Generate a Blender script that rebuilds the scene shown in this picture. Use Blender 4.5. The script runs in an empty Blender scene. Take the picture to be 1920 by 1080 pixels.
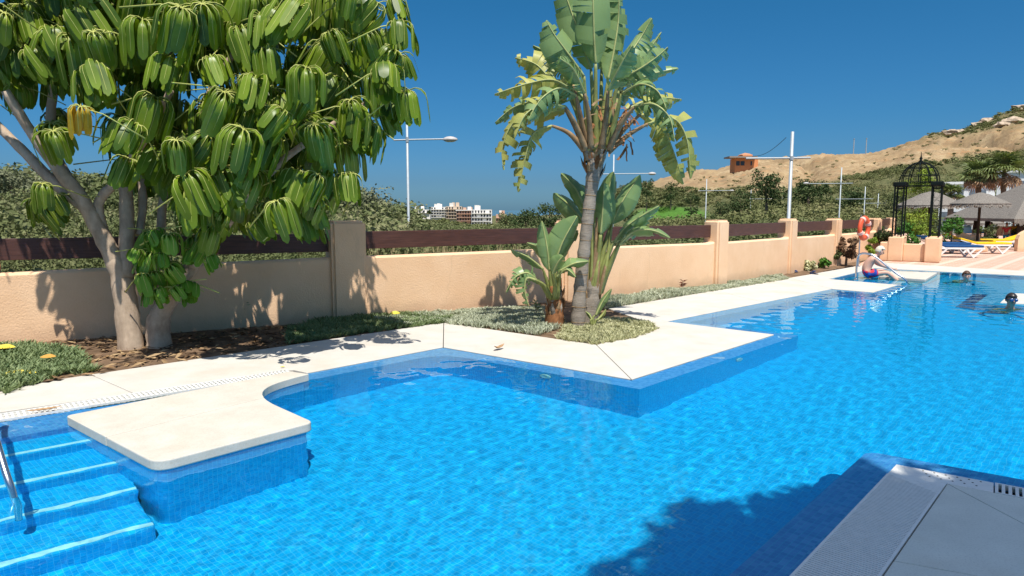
import bpy, bmesh, math, random
import numpy as np
from mathutils import Vector, Matrix, Euler
random.seed(7); RNG = np.random.default_rng(7)
S = bpy.context.scene
R = math.radians
# ---------------------------------------------------------------- camera
FPX, CAMH, HORY = 1280.0, 1.7, 393.0
PITCH = math.atan((540 - HORY) / FPX)
cd = bpy.data.cameras.new('camera'); cam = bpy.data.objects.new('camera', cd)
S.collection.objects.link(cam); S.camera = cam
cam.location = (0, 0, CAMH); cam.rotation_euler = (R(90) - PITCH, 0, 0)
cd.sensor_width = 36; cd.lens = 36 * FPX / 1920; cd.clip_start = .05; cd.clip_end = 60000
# ---------------------------------------------------------------- sun and sky
SUN_EL = R(64.5); LX, LY = -.24, .97          # horizontal direction the light travels
sd = bpy.data.lights.new('sun', 'SUN'); sun = bpy.data.objects.new('sun', sd); S.collection.objects.link(sun)
sd.energy = 4.0; sd.angle = R(.53); sd.color = (1, .955, .88)
ldir = Vector((LX * math.cos(SUN_EL), LY * math.cos(SUN_EL), -math.sin(SUN_EL)))
sun.rotation_euler = ldir.to_track_quat('-Z', 'Y').to_euler(); sun.location = (3, -8, 25)
sd.cycles.is_caustics_light = True
W = bpy.data.worlds.new('World'); S.world = W; W.use_nodes = True
nt = W.node_tree; nt.nodes.clear()
wo = nt.nodes.new('ShaderNodeOutputWorld'); wb = nt.nodes.new('ShaderNodeBackground')
sk = nt.nodes.new('ShaderNodeTexSky'); sk.sky_type = 'NISHITA'; sk.sun_disc = False
sk.sun_elevation = SUN_EL; sk.sun_rotation = math.atan2(-LX, -LY)
sk.altitude = 100; sk.air_density = 1.0; sk.dust_density = .8; sk.ozone_density = 1.2
tc = nt.nodes.new('ShaderNodeTexCoord'); sx = nt.nodes.new('ShaderNodeSeparateXYZ'); nt.links.new(tc.outputs['Generated'], sx.inputs[0])
rp = nt.nodes.new('ShaderNodeValToRGB'); nt.links.new(sx.outputs['Z'], rp.inputs[0])      # clears the pale band from the dry-air horizon
for i, (p_, c_) in enumerate([(0, (.20, .40, .68)), (.04, (.155, .32, .56)), (.12, (.112, .335, .545)), (.32, (.08, .375, .55)), (.62, (1, 1, 1))]):
    e_ = rp.color_ramp.elements; e_ = e_[i] if i < len(e_) else e_.new(p_)
    e_.position = p_; e_.color = (*c_, 1)
hs = nt.nodes.new('ShaderNodeMix'); hs.data_type = 'RGBA'; hs.blend_type = 'MULTIPLY'; hs.inputs[0].default_value = 1
nt.links.new(sk.outputs[0], hs.inputs[6]); nt.links.new(rp.outputs[0], hs.inputs[7]); nt.links.new(hs.outputs[2], wb.inputs[0])
wb.inputs[1].default_value = .1
nt.links.new(wb.outputs[0], wo.inputs[0])
S.view_settings.view_transform = 'Standard'; S.view_settings.look = 'None'; S.view_settings.gamma = 1
S.view_settings.exposure = .7
S.render.engine = 'CYCLES'
cy = S.cycles; cy.max_bounces = 8; cy.diffuse_bounces = 3; cy.glossy_bounces = 3; cy.transmission_bounces = 6; cy.transparent_max_bounces = 8
cy.sample_clamp_indirect = 6; cy.use_denoising = True; cy.caustics_reflective = False; cy.caustics_refractive = True

# ---------------------------------------------------------------- helpers
def V2(px, py, z=0.0):
    """point of the photograph -> the place on the level z where it stands"""
    dx = (px - 960) / FPX; dy = (540 - py) / FPX
    d = (dx, math.cos(PITCH) + dy * math.sin(PITCH), -math.sin(PITCH) + dy * math.cos(PITCH))
    t = (z - CAMH) / d[2]
    return (d[0] * t, d[1] * t)
def AT(px, py, D):
    """point seen at (px,py) whose distance along the view's level direction is D"""
    dx = (px - 960) / FPX; dy = (540 - py) / FPX
    d = (dx, math.cos(PITCH) + dy * math.sin(PITCH), -math.sin(PITCH) + dy * math.cos(PITCH))
    t = D / d[1]
    return Vector((d[0] * t, D, CAMH + d[2] * t))
AZA = R(43.2)
UA = Vector((math.sin(AZA), math.cos(AZA))); UB = Vector((-math.cos(AZA), math.sin(AZA)))
def P(a, b): v = UA * a + UB * b; return (v.x, v.y)

COL = S.collection
def link(o, parent=None):
    COL.objects.link(o)
    if parent is not None: o.parent = parent
    return o
def tag(o, label=None, cat=None, group=None, kind=None):
    if label: o['label'] = label
    if cat: o['category'] = cat
    if group: o['group'] = group
    if kind: o['kind'] = kind
    return o
def empty(name, loc=(0, 0, 0), rz=0, label=None, cat=None, group=None):
    o = bpy.data.objects.new(name, None); link(o); o.location = loc; o.rotation_euler = (0, 0, rz)
    return tag(o, label, cat, group)
def copy_tree(o, parent=None):
    c = o.copy(); COL.objects.link(c); c.parent = parent
    for ch in list(o.children): copy_tree(ch, c)
    return c
def mesh_np(name, verts, faces, smooth=False):
    me = bpy.data.meshes.new(name)
    me.from_pydata([tuple(v) for v in verts], [], [tuple(f) for f in faces]); me.update()
    if smooth: me.polygons.foreach_set('use_smooth', [True] * len(me.polygons))
    return me
def quads_np(name, co, q, smooth=False):
    """fast builder: co (n,3) array, q (m,4) or (m,3) int array"""
    me = bpy.data.meshes.new(name); n, m, k = len(co), len(q), q.shape[1]
    me.vertices.add(n); me.vertices.foreach_set('co', np.asarray(co, 'f').ravel())
    me.loops.add(m * k); me.loops.foreach_set('vertex_index', np.asarray(q, 'i').ravel())
    me.polygons.add(m); me.polygons.foreach_set('loop_start', np.arange(0, m * k, k, dtype='i'))
    try: me.polygons.foreach_set('loop_total', np.full(m, k, 'i'))
    except Exception: pass
    if smooth: me.polygons.foreach_set('use_smooth', np.ones(m, bool))
    me.update(calc_edges=True); me.validate()
    return me
class MB:
    """collects shapes of ONE part; build() links them as one mesh object"""
    def __init__(s): s.v = []; s.f = []; s.mi = []
    def add(s, vs, fs, m=0):
        o = len(s.v); s.v += [tuple(v) for v in vs]
        for f in fs: s.f.append(tuple(i + o for i in f)); s.mi.append(m)
        return s
    def box(s, c, size, rz=0, rot=None, m=0):
        M = rot if rot is not None else Matrix.Rotation(rz, 3, 'Z')
        hx, hy, hz = size[0] / 2, size[1] / 2, size[2] / 2
        vs = [Vector(c) + M @ Vector((x, y, z)) for x in (-hx, hx) for y in (-hy, hy) for z in (-hz, hz)]
        return s.add(vs, [(0, 1, 3, 2), (4, 6, 7, 5), (0, 4, 5, 1), (2, 3, 7, 6), (0, 2, 6, 4), (1, 5, 7, 3)], m)
    def bar(s, p, q, w, h=None, m=0):
        p, q = Vector(p), Vector(q); d = q - p; h = h or w
        rot = d.to_track_quat('X', 'Z').to_matrix()
        return s.box((p + q) / 2, (d.length, w, h), rot=rot, m=m)
    def tube(s, pts, r, n=8, cap=True, m=0):
        pts = [Vector(p) for p in pts]; k = len(pts)
        rs = r if isinstance(r, (list, tuple)) else [r] * k
        vs = []; prev = None
        for i, p in enumerate(pts):
            t = (pts[min(i + 1, k - 1)] - pts[max(i - 1, 0)]).normalized()
            if prev is None:
                u = t.orthogonal().normalized()
            else:
                u = (prev - t * prev.dot(t)); u = u.normalized() if u.length > 1e-6 else t.orthogonal().normalized()
            prev = u; w = t.cross(u)
            for j in range(n):
                a = 2 * math.pi * j / n; vs.append(p + (u * math.cos(a) + w * math.sin(a)) * rs[i])
        fs = [(i * n + j, i * n + (j + 1) % n, (i + 1) * n + (j + 1) % n, (i + 1) * n + j) for i in range(k - 1) for j in range(n)]
        if cap: fs += [tuple(reversed(range(n))), tuple(range((k - 1) * n, k * n))]
        return s.add(vs, fs, m)
    def lathe(s, prof, n=16, c=(0, 0, 0), m=0, rot=None):
        vs = []
        for r, z in prof:
            for j in range(n):
                a = 2 * math.pi * j / n; p = Vector((r * math.cos(a), r * math.sin(a), z))
                vs.append(Vector(c) + (rot @ p if rot is not None else p))
        k = len(prof)
        fs = [(i * n + j, i * n + (j + 1) % n, (i + 1) * n + (j + 1) % n, (i + 1) * n + j) for i in range(k - 1) for j in range(n)]
        fs += [tuple(reversed(range(n))), tuple(range((k - 1) * n, k * n))]
        return s.add(vs, fs, m)
    def prism(s, poly, z0, z1, m=0):
        n = len(poly)
        ar = sum(poly[i][0] * poly[(i + 1) % n][1] - poly[(i + 1) % n][0] * poly[i][1] for i in range(n))
        if ar < 0: poly = list(reversed(poly))
        vs = [(x, y, z0) for x, y in poly] + [(x, y, z1) for x, y in poly]
        fs = [tuple(reversed(range(n))), tuple(range(n, 2 * n))] + [(i, (i + 1) % n, n + (i + 1) % n, n + i) for i in range(n)]
        return s.add(vs, fs, m)
    def mesh(s, name, mats=(), smooth=False):
        me = mesh_np(name, s.v, s.f, smooth)
        for m in mats: me.materials.append(m)
        if len(mats) > 1: me.polygons.foreach_set('material_index', s.mi)
        return me
    def build(s, name, mat, parent=None, smooth=False, bevel=0, seg=2, angle=True):
        mats = mat if isinstance(mat, (list, tuple)) else (mat,)
        me = s.mesh(name, mats, smooth); o = bpy.data.objects.new(name, me); link(o, parent)
        if bevel:
            b = o.modifiers.new('bevel', 'BEVEL'); b.width = bevel; b.segments = seg; b.limit_method = 'ANGLE'; b.angle_limit = R(40)
            b.harden_normals = False
        return o
def obj(name, me, mat=None, parent=None):
    if mat is not None and not me.materials: me.materials.append(mat)
    return link(bpy.data.objects.new(name, me), parent)

# ---------------------------------------------------------------- materials
class N:
    def __init__(s, name):
        s.m = bpy.data.materials.new(name); s.m.use_nodes = True; s.t = s.m.node_tree; s.t.nodes.clear()
        s.out = s.t.nodes.new('ShaderNodeOutputMaterial')
    def n(s, typ, **kw):
        d = s.t.nodes.new('ShaderNode' + typ)
        for k, v in kw.items():
            if k in d.inputs.keys() if isinstance(k, str) else False: pass
            setattr(d, k, v)
        return d
    def set(s, d, **kw):
        for k, v in kw.items(): d.inputs[k.replace('_', ' ')].default_value = v
        return d
    def l(s, a, b): s.t.links.new(a, b)
    def coord(s, which='Object'):
        return s.n('TexCoord').outputs[which]
    def pos(s): return s.n('NewGeometry').outputs['Position']
    def noise(s, vec, scale, detail=4, rough=.55, dist=0):
        d = s.n('TexNoise'); s.set(d, Scale=scale, Detail=detail, Roughness=rough, Distortion=dist)
        if vec is not None: s.l(vec, d.inputs['Vector'])
        return d.outputs['Fac']
    def ramp(s, fac, stops, interp='LINEAR'):
        d = s.n('ValToRGB'); e = d.color_ramp.elements; d.color_ramp.interpolation = interp
        while len(e) < len(stops): e.new(.5)
        for i, (p, c) in enumerate(stops):
            e[i].position = p; e[i].color = (*c, 1) if len(c) == 3 else c
        s.l(fac, d.inputs[0]); return d.outputs[0]
    def mix(s, fac, a, b, mode='MIX'):
        d = s.n('Mix', data_type='RGBA', blend_type=mode)
        for i, x in ((0, fac), (6, a), (7, b)):
            if hasattr(x, 'is_linked'): s.l(x, d.inputs[i])
            elif i == 0: d.inputs[0].default_value = x
            else: d.inputs[i].default_value = (*x, 1) if len(x) == 3 else x
        return d.outputs[2]
    def math(s, op, a, b=None):
        d = s.n('Math', operation=op)
        for i, x in enumerate((a, b)):
            if x is None: continue
            if hasattr(x, 'is_linked'): s.l(x, d.inputs[i])
            else: d.inputs[i].default_value = x
        return d.outputs[0]
    def bump(s, h, strength=.3, dist=.01):
        d = s.n('Bump'); s.set(d, Strength=strength, Distance=dist); s.l(h, d.inputs['Height']); return d.outputs[0]
    def bsdf(s, col, rough=.6, spec=.5, metal=0, normal=None, **kw):
        d = s.n('BsdfPrincipled')
        if hasattr(col, 'is_linked'): s.l(col, d.inputs['Base Color'])
        else: d.inputs['Base Color'].default_value = (*col, 1)
        if hasattr(rough, 'is_linked'): s.l(rough, d.inputs['Roughness'])
        else: d.inputs['Roughness'].default_value = rough
        d.inputs['Specular IOR Level'].default_value = spec; d.inputs['Metallic'].default_value = metal
        if normal is not None: s.l(normal, d.inputs['Normal'])
        for k, v in kw.items(): d.inputs[k.replace('_', ' ')].default_value = v
        s.l(d.outputs[0], s.out.inputs[0]); return d
def plain(name, col, rough=.6, spec=.4, metal=0, var=.15, scale=8, bump=0, bscale=40):
    k = N(name); c = k.coord()
    f = k.noise(c, scale, 5)
    a = tuple(x * (1 - var) for x in col); b = tuple(min(1, x * (1 + var)) for x in col)
    cc = k.ramp(f, [(.3, a), (.7, b)])
    nm = k.bump(k.noise(c, bscale, 3), bump, .01) if bump else None
    k.bsdf(cc, rough, spec, metal, nm); return k.m
def leaf_mat(name, lo, hi, rough=.4, trans=.25, scale=2.0, spec=.4, tcol=None):
    """leaf: colour varies by object and by place, some light comes through"""
    k = N(name); oi = k.n('NewGeometry').outputs['Random Per Island']
    f = k.noise(k.pos(), scale, 3)
    f2 = k.math('MULTIPLY_ADD', oi, .5); k.t.nodes[-1].inputs[2].default_value = 0
    s_ = k.math('ADD', k.math('MULTIPLY', f, .75), f2)
    cc = k.ramp(s_, [(.25, lo), (.85, hi)])
    b = k.bsdf(cc, rough, spec)
    tr = k.n('BsdfTranslucent'); tc = k.mix(1, cc, tcol or (1.1, 1.25, .5), 'MULTIPLY'); k.l(tc, tr.inputs[0])
    mx = k.n('MixShader'); mx.inputs[0].default_value = trans
    k.l(b.outputs[0], mx.inputs[1]); k.l(tr.outputs[0], mx.inputs[2]); k.l(mx.outputs[0], k.out.inputs[0])
    return k.m
# ================================================================ POOL
def tile_mat(name='pool_mosaic', cols=((.002, .34, .72), (.003, .42, .82), (.005, .50, .90)), wash=(.003, .47, .89)):
    k = N(name); geo = k.n('NewGeometry')
    rot = k.n('VectorRotate', rotation_type='Z_AXIS'); rot.inputs['Angle'].default_value = AZA
    k.l(geo.outputs['Position'], rot.inputs['Vector'])
    rn = k.n('VectorRotate', rotation_type='Z_AXIS'); rn.inputs['Angle'].default_value = AZA
    k.l(geo.outputs['True Normal'], rn.inputs['Vector'])
    sc = k.n('VectorMath', operation='SCALE'); sc.inputs['Scale'].default_value = 1 / .033; k.l(rot.outputs[0], sc.inputs[0])
    fr = k.n('VectorMath', operation='FRACTION'); k.l(sc.outputs[0], fr.inputs[0])
    ab = k.n('VectorMath', operation='ABSOLUTE'); k.l(rn.outputs[0], ab.inputs[0])
    sx = k.n('SeparateXYZ'); k.l(fr.outputs[0], sx.inputs[0]); sn = k.n('SeparateXYZ'); k.l(ab.outputs[0], sn.inputs[0])
    m = None
    for i in range(3):
        line = k.math('LESS_THAN', sx.outputs[i], .1)
        on = k.math('LESS_THAN', sn.outputs[i], .5)
        v = k.math('MULTIPLY', line, on); m = v if m is None else k.math('MAXIMUM', m, v)
    fl = k.n('VectorMath', operation='FLOOR'); k.l(sc.outputs[0], fl.inputs[0])
    wn = k.n('TexWhiteNoise', noise_dimensions='3D'); k.l(fl.outputs[0], wn.inputs[0])
    tile = k.ramp(wn.outputs[0], [(0, cols[0]), (.5, cols[1]), (1, cols[2])])
    big = k.noise(geo.outputs['Position'], .8, 3)
    tile = k.mix(k.math('MULTIPLY', big, .35), tile, wash)
    cc = k.mix(k.math('MULTIPLY', m, .5), tile, (.22, .70, .92))
    nm = k.bump(k.math('SUBTRACT', 1, m), .4, .003)
    k.bsdf(cc, .18, .5, 0, nm); return k.m
M_TILE = tile_mat()
M_RIMT = tile_mat('rim_mosaic_sky_tint', ((.12, .27, .66), (.20, .35, .77), (.29, .44, .84)), (.25, .40, .81))  # blue rim tile, paled with part of the sky's reflection put into its colour
def stone_mat(name, lo, hi, stain=(.47, .40, .29), sc=3):
    k = N(name); p = k.pos()
    f = k.noise(p, sc, 6, .6); g = k.noise(p, 90, 3, .7); st = k.noise(p, .9, 5, .65)
    cc = k.ramp(f, [(.3, lo), (.7, hi)])
    cc = k.mix(k.ramp(st, [(.5, (0, 0, 0)), (.72, (.55, .55, .55))]), cc, stain)
    cc = k.mix(k.ramp(g, [(.3, (.5, .5, .5)), (.5, (0, 0, 0))]), cc, tuple(x * .72 for x in lo))
    k.bsdf(cc, .75, .3, 0, k.bump(g, .12, .004)); return k.m
M_STONE = stone_mat('cast_stone', (.505, .47, .41), (.58, .55, .49))
M_STONE2 = stone_mat('cast_stone_platform', (.49, .45, .375), (.57, .53, .455), sc=5)
M_STONE_EDGE = plain('slab_edge_stone', (.50, .44, .36), .85, .2, var=.25, scale=60)
M_STONE_GREY = stone_mat('grey_cast_stone', (.57, .585, .52), (.67, .685, .61), stain=(.56, .51, .41))
M_GRATE = plain('white_grate_plastic', (.72, .71, .66), .45, .5, var=.06, scale=20)
M_GUTTER = plain('dark_gutter', (.05, .047, .04), .9, .2)
M_STRIP = plain('pale_step_strip', (.88, .90, .90), .4, .4, var=.1, scale=30)
M_STEEL = plain('steel', (.55, .55, .56), .22, .5, metal=1, var=.06)

def offset(poly, d):
    """offset a closed polygon to its left by d with mitred corners"""
    n = len(poly); out = []
    for i in range(n):
        p0, p1, p2 = Vector(poly[i - 1]), Vector(poly[i]), Vector(poly[(i + 1) % n])
        e1 = (p1 - p0).normalized(); e2 = (p2 - p1).normalized()
        n1 = Vector((-e1.y, e1.x)); n2 = Vector((-e2.y, e2.x)); m = (n1 + n2)
        m = m / max(.15, m.length_squared) * 2
        out.append(tuple(p1 + m * d))
    return out
def rounded(poly, rad, seg=8):
    n = len(poly); out = []
    for i in range(n):
        r = rad.get(i, 0) if isinstance(rad, dict) else rad
        p0, p1, p2 = Vector(poly[i - 1]), Vector(poly[i]), Vector(poly[(i + 1) % n])
        if r <= 0: out.append(tuple(p1)); continue
        a = (p0 - p1).normalized() * r; b = (p2 - p1).normalized() * r
        for k in range(seg + 1):
            t = k / seg; q = p1 + a * (1 - t) ** 2 + b * t ** 2
            out.append(tuple(q))
    return out
def inside(poly, X, Y):
    r = np.zeros(X.shape, bool); n = len(poly)
    for i in range(n):
        x0, y0 = poly[i]; x1, y1 = poly[(i + 1) % n]
        if y0 == y1: continue
        c = ((y0 > Y) != (y1 > Y)) & (X < (x1 - x0) * (Y - y0) / (y1 - y0) + x0); r ^= c
    return r
def ext(p, q, d):
    p, q = Vector(p), Vector(q); return tuple(q + (q - p).normalized() * d)
n0, n1, n2 = V2(1680, 870), V2(1480, 1080), V2(1920, 915)
N1X = ext(n0, n1, 8); N2X = ext(n0, n2, 14)
far1, F0 = V2(1920, 516.5), V2(1640, 502.5); FRX = ext(F0, far1, 12)
C9, C8, C7, C6 = V2(1553, 523), V2(1684, 534), V2(1637, 548), V2(1560, 541.5)
C5, C4, C3, C2, C1 = V2(1250, 602.5), V2(1452, 627), V2(1184, 711), V2(831, 650.5), V2(575, 699)
G0, G1 = V2(0, 787), V2(560, 698)
L0 = ext(G1, G0, 6)
WATER_Z, RIM_Z, FLOOR_Z, RIM_W = -.012, -.045, -.95, .23
#        0    1   2    3    4   5   6   7   8   9   10  11  12  13  14   (walk with the water on the left)
POOL = [N1X, n0, N2X, FRX, F0, C9, C8, C7, C6, C5, C4, C3, C2, C1, L0]
_ar = sum(POOL[i][0] * POOL[(i + 1) % 15][1] - POOL[(i + 1) % 15][0] * POOL[i][1] for i in range(15))
SGN = 1 if _ar > 0 else -1
BASIN = rounded(offset(POOL, SGN * RIM_W), {12: .42, 1: .1})
pool = empty('swimming_pool', (0, 0, 0)); tag(pool, kind='structure')
# floor
mb = MB(); bx = [p[0] for p in BASIN]; by = [p[1] for p in BASIN]
mb.add([(x, y, FLOOR_Z) for x, y in BASIN], [tuple(range(len(BASIN))) if SGN > 0 else tuple(reversed(range(len(BASIN))))])
FLOOR = mb.build('pool_floor', M_TILE, pool)
mb = MB(); n = len(BASIN)
for i in range(n):
    p, q = BASIN[i], BASIN[(i + 1) % n]
    mb.add([(*p, FLOOR_Z), (*q, FLOOR_Z), (*q, RIM_Z), (*p, RIM_Z)], [(0, 1, 2, 3)])
WALLS = mb.build('pool_side', M_TILE, pool)
mb = MB(); o2 = offset(POOL, SGN * RIM_W); n = len(POOL)
RB = rounded(o2, {12: .42, 1: .1}); RA = rounded(POOL, {12: .0001, 1: .0001})
for i in range(len(RB)):
    j = (i + 1) % len(RB)
    mb.add([(*RA[i], RIM_Z + .012), (*RA[j], RIM_Z + .012), (*RB[j], RIM_Z), (*RB[i], RIM_Z)], [(0, 3, 2, 1)])
RIM = mb.build('tiled_rim', M_RIMT, pool)
mb = MB()                                   # back of the rim, under the coping
for i in range(n):
    p, q = POOL[i], POOL[(i + 1) % n]
    mb.add([(*p, -.3), (*q, -.3), (*q, 0 - .02), (*p, -.02)], [(0, 1, 2, 3)])
REC = [mb.build('rim_upstand', M_TILE, pool)]
# steps on the left, the platform's tiled base
ua = (Vector(G1) - Vector(G0)).normalized(); ub = Vector((-ua.y, ua.x)); ub = ub if ub.y > 0 else -ub
og = Vector(G0)
def Q(s, t): v = og + ua * s - ub * t; return (v.x, v.y)      # s along the grate, t out over the water
SR = (Vector(V2(128, 780)) - og).dot(ua)                        # right end of the steps
stair = empty('pool_steps'); stair.parent = pool
noses = [(.50, RIM_Z + .004), (.86, -.20), (1.33, -.375), (1.75, -.55), (2.18, -.735)]
prev_t = .04
for i, (t, z) in enumerate(noses):
    mb = MB(); mb.prism([Q(-5, prev_t - .04), Q(SR + .2, prev_t - .04), Q(SR + .2, t), Q(-5, t)], FLOOR_Z - .02, z)
    o = mb.build('step', M_TILE if i else M_RIMT, stair, bevel=.025); REC.append(o)
    if i == 0: prev_t = t; continue
    mb = MB(); mb.prism([Q(-5, t - .075), Q(SR + .19, t - .075), Q(SR + .19, t - .028), Q(-5, t - .028)], z - .01, z + .004)
    REC.append(mb.build('nosing_strip', M_STRIP, o)); prev_t = t
# platform slab with the concave corner
TZ = .062
pts = [Vector(V2(px, py, TZ)) for px, py in ((122, 779), (292, 868), (588, 791))]
tip = Vector(V2(579, 701, TZ)); kn = Vector(V2(484, 741, TZ)); bk = Vector(V2(545, 697, TZ))
poly = [tuple(v) for v in (pts[0], pts[1], pts[2])]
poly = rounded(poly + [tuple(kn)] + [tuple(tip)], {0: .06, 1: .13, 2: .07}, 6)[:-2]
e0 = pts[2]; 
for k in range(1, 15):
    t = k / 14                              # straight side, then a quarter turn out to the tip
    p = (1 - t) ** 3 * (e0 + (kn - e0) * .35) + 3 * (1 - t) ** 2 * t * (kn + (kn - e0) * .12 + Vector((-.12, 0))) + 3 * (1 - t) * t ** 2 * (kn + (tip - kn) * .25 + Vector((-.12, .16))) + t ** 3 * tip
    poly.append(tuple(p))
poly.append(tuple(bk + Vector((-.02, .02))))
plat = empty('pool_platform', (0, 0, 0)); tag(plat, kind='structure')
cut = [(Vector(pts[0]) * .5 + pts[1] * .5), (kn * .9 + e0 * .1)]
def halfplane(poly, p, q, keep):
    p, q = Vector(p), Vector(q); nrm = Vector((-(q - p).y, (q - p).x)).normalized() * keep; out = []
    for i in range(len(poly)):
        a, b = Vector(poly[i]), Vector(poly[(i + 1) % len(poly)]); da, db = (a - p).dot(nrm), (b - p).dot(nrm)
        if da >= 0: out.append(tuple(a))
        if (da > 0) != (db > 0) and abs(da - db) > 1e-9: out.append(tuple(a + (b - a) * (da / (da - db))))
    return out
for kp in (1, -1):
    d = Vector(cut[1] - cut[0]).normalized(); nn = Vector((-d.y, d.x)) * kp * .003
    hp = halfplane(poly, cut[0] + nn, cut[1] + nn, kp)
    MB().prism(hp, -.012, TZ).build('slab', M_STONE2, plat, bevel=.011, seg=3)
ins = offset(poly, -.035 if sum(poly[i][0] * poly[(i + 1) % len(poly)][1] - poly[(i + 1) % len(poly)][0] * poly[i][1] for i in range(len(poly))) < 0 else .035)
REC.append(MB().prism(ins, FLOOR_Z - .03, -.006).build('tiled_base', M_TILE, plat))
# ---- coping slabs (each a piece of the deck)
deck = empty('pool_deck', (0, 0, 0)); tag(deck, kind='structure')
def slab(poly, mat=M_STONE, top=0.0, thick=.12, gap=.004):
    ar = sum(poly[i][0] * poly[(i + 1) % len(poly)][1] - poly[(i + 1) % len(poly)][0] * poly[i][1] for i in range(len(poly)))
    return MB().prism(offset(poly, gap if ar > 0 else -gap), top - thick, top).build('coping_slab', mat, deck, bevel=.006, seg=2)
B0, B1, B2 = V2(0, 728), V2(170, 702), V2(832, 604.5)
B3, B4, B5, B6 = V2(1118, 646), V2(1226, 619), V2(1140, 578), V2(1480, 521)
B7 = V2(1600, 500); BX = ext(B1, B0, 6)
GW = .27
GB0, GB1 = tuple(Vector(G0) + ub * GW), tuple(Vector(G1) + ub * (GW - .11))
GBX = ext(GB1, GB0, 6)
s1 = V2(236, 737)
slab([GBX, tuple(Vector(GB0) * .6 + Vector(GB1) * .4), B1, BX])
slab([tuple(Vector(GB0) * .6 + Vector(GB1) * .4), GB1, C1, C2, B2, B1])
slab([C2, C3, B3, B2])
pm = tuple(Vector(C3) * .55 + Vector(C4) * .45)
slab([C3, C4, C5, B5, (B4[0] + .1, B4[1] + .45), B4, B3])
m1, m2 = tuple(Vector(C5) * .5 + Vector(C6) * .5), tuple(Vector(B5) * .5 + Vector(B6) * .5)
slab([C5, m1, m2, B5]); slab([m1, C6, B6, m2])
slab([C6, C7, C8, C9, B7, B6])
FB0 = V2(1655, 492.5); FB1 = ext(FB0, V2(1920, 508), 12)
slab([C9, F0, FB0, B7]); 
fm, fn = tuple(Vector(F0) * .5 + Vector(far1) * .5), tuple(Vector(FB0) * .62 + Vector(FB1) * .38)
slab([F0, fm, fn, FB0]); slab([fm, FRX, FB1, fn])
# island at the right edge
isl = [V2(1875, 567), V2(1895, 549.5), V2(2090, 557), V2(2120, 580)]
slab(isl, thick=.06)
ia = sum(isl[i][0] * isl[(i + 1) % 4][1] - isl[(i + 1) % 4][0] * isl[i][1] for i in range(4))
REC.append(MB().prism(offset(isl, -.33 if ia > 0 else .33), FLOOR_Z, -.03).build('island_base', M_TILE, deck))
# submerged slab beside the far steps
fs = [V2(1648, 521), V2(1672, 511), V2(1757, 514), V2(1735, 527)]
MB().prism(fs, -.3, .045).build('platform_slab', M_STONE2, deck, bevel=.015)
fd = (Vector(C8) - Vector(C9)).normalized(); fe = (Vector(F0) - Vector(C9)).normalized()
for i in range(4):
    a0 = Vector(C9) + fd * (.25 + .42 * i); a1 = a0 + fd * .42; b1 = a1 + fe * 4.2; b0 = a0 + fe * 4.2
    REC.append(MB().prism([tuple(a0), tuple(a1), tuple(b1), tuple(b0)], FLOOR_Z, -.05 - .17 * i).build('far_step', M_TILE, pool))
# grating behind the steps: bars across a channel
def grate(p, q, w, side, pitch, name, label_parent, z=0.0, barw=.55, n_ribs=2):
    p, q = Vector(p), Vector(q); d = (q - p); L = d.length; d.normalize(); nn = Vector((-d.y, d.x)) * side
    c = lambda s, t: tuple(p + d * s + nn * t)
    MB().prism([c(0, 0), c(L, 0), c(L, w), c(0, w)], -.16, -.045).build('gutter', M_GUTTER, label_parent)
    mb = MB()
    for k in range(int(L / pitch)):
        s = k * pitch
        mb.prism([c(s, .012), c(s + pitch * barw, .012), c(s + pitch * barw, w - .012), c(s, w - .012)], z - .03, z)
    o = mb.build('grate_bars', M_GRATE, label_parent); o['kind'] = 'stuff'
    for t in [.0] + [w - .014] + [w * (j + 1) / (n_ribs + 1) for j in range(n_ribs)]:
        MB().prism([c(0, t), c(L, t), c(L, t + .014), c(0, t + .014)], z - .035, z - .003 + (.004 if t in (0,) or t > w - .02 else -.004)).build('grate_rail', M_GRATE, label_parent)
gr = empty('overflow_grate'); tag(gr, kind='structure')
grate(L0, (Vector(G1) - ua * .04)[:], GW - .06, 1, .04, 'g', gr, 0, .5)
# ---- near deck with its wide grate
NW = .30
nd = offset([N1X, n0, N2X, tuple(Vector(N2X) + Vector(N1X) - Vector(n0))], 0)
near = empty('near_deck'); tag(near, kind='structure')
da = (Vector(n0) - Vector(N1X)).normalized(); db = (Vector(N2X) - Vector(n0)).normalized()
na = Vector((da.y, -da.x)); nb = Vector((-db.y, db.x)); 
if na.dot(Vector((0, -1))) < 0: na = -na
if nb.dot(-da) < 0: nb = -nb
inner = Vector(n0) + db * NW + nb * (NW * .62)
def nslab(poly, mat, thick=.12, bev=.005):
    ar = sum(poly[i][0] * poly[(i + 1) % len(poly)][1] - poly[(i + 1) % len(poly)][0] * poly[i][1] for i in range(len(poly)))
    return MB().prism(offset(poly, .003 if ar > 0 else -.003), -thick, 0).build('deck_slab', mat, near, bevel=bev)
i0 = inner
mid = V2(1640, 1055); midr = V2(1760, 1077)
def along(p, d, s): return tuple(Vector(p) + d * s)
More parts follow.
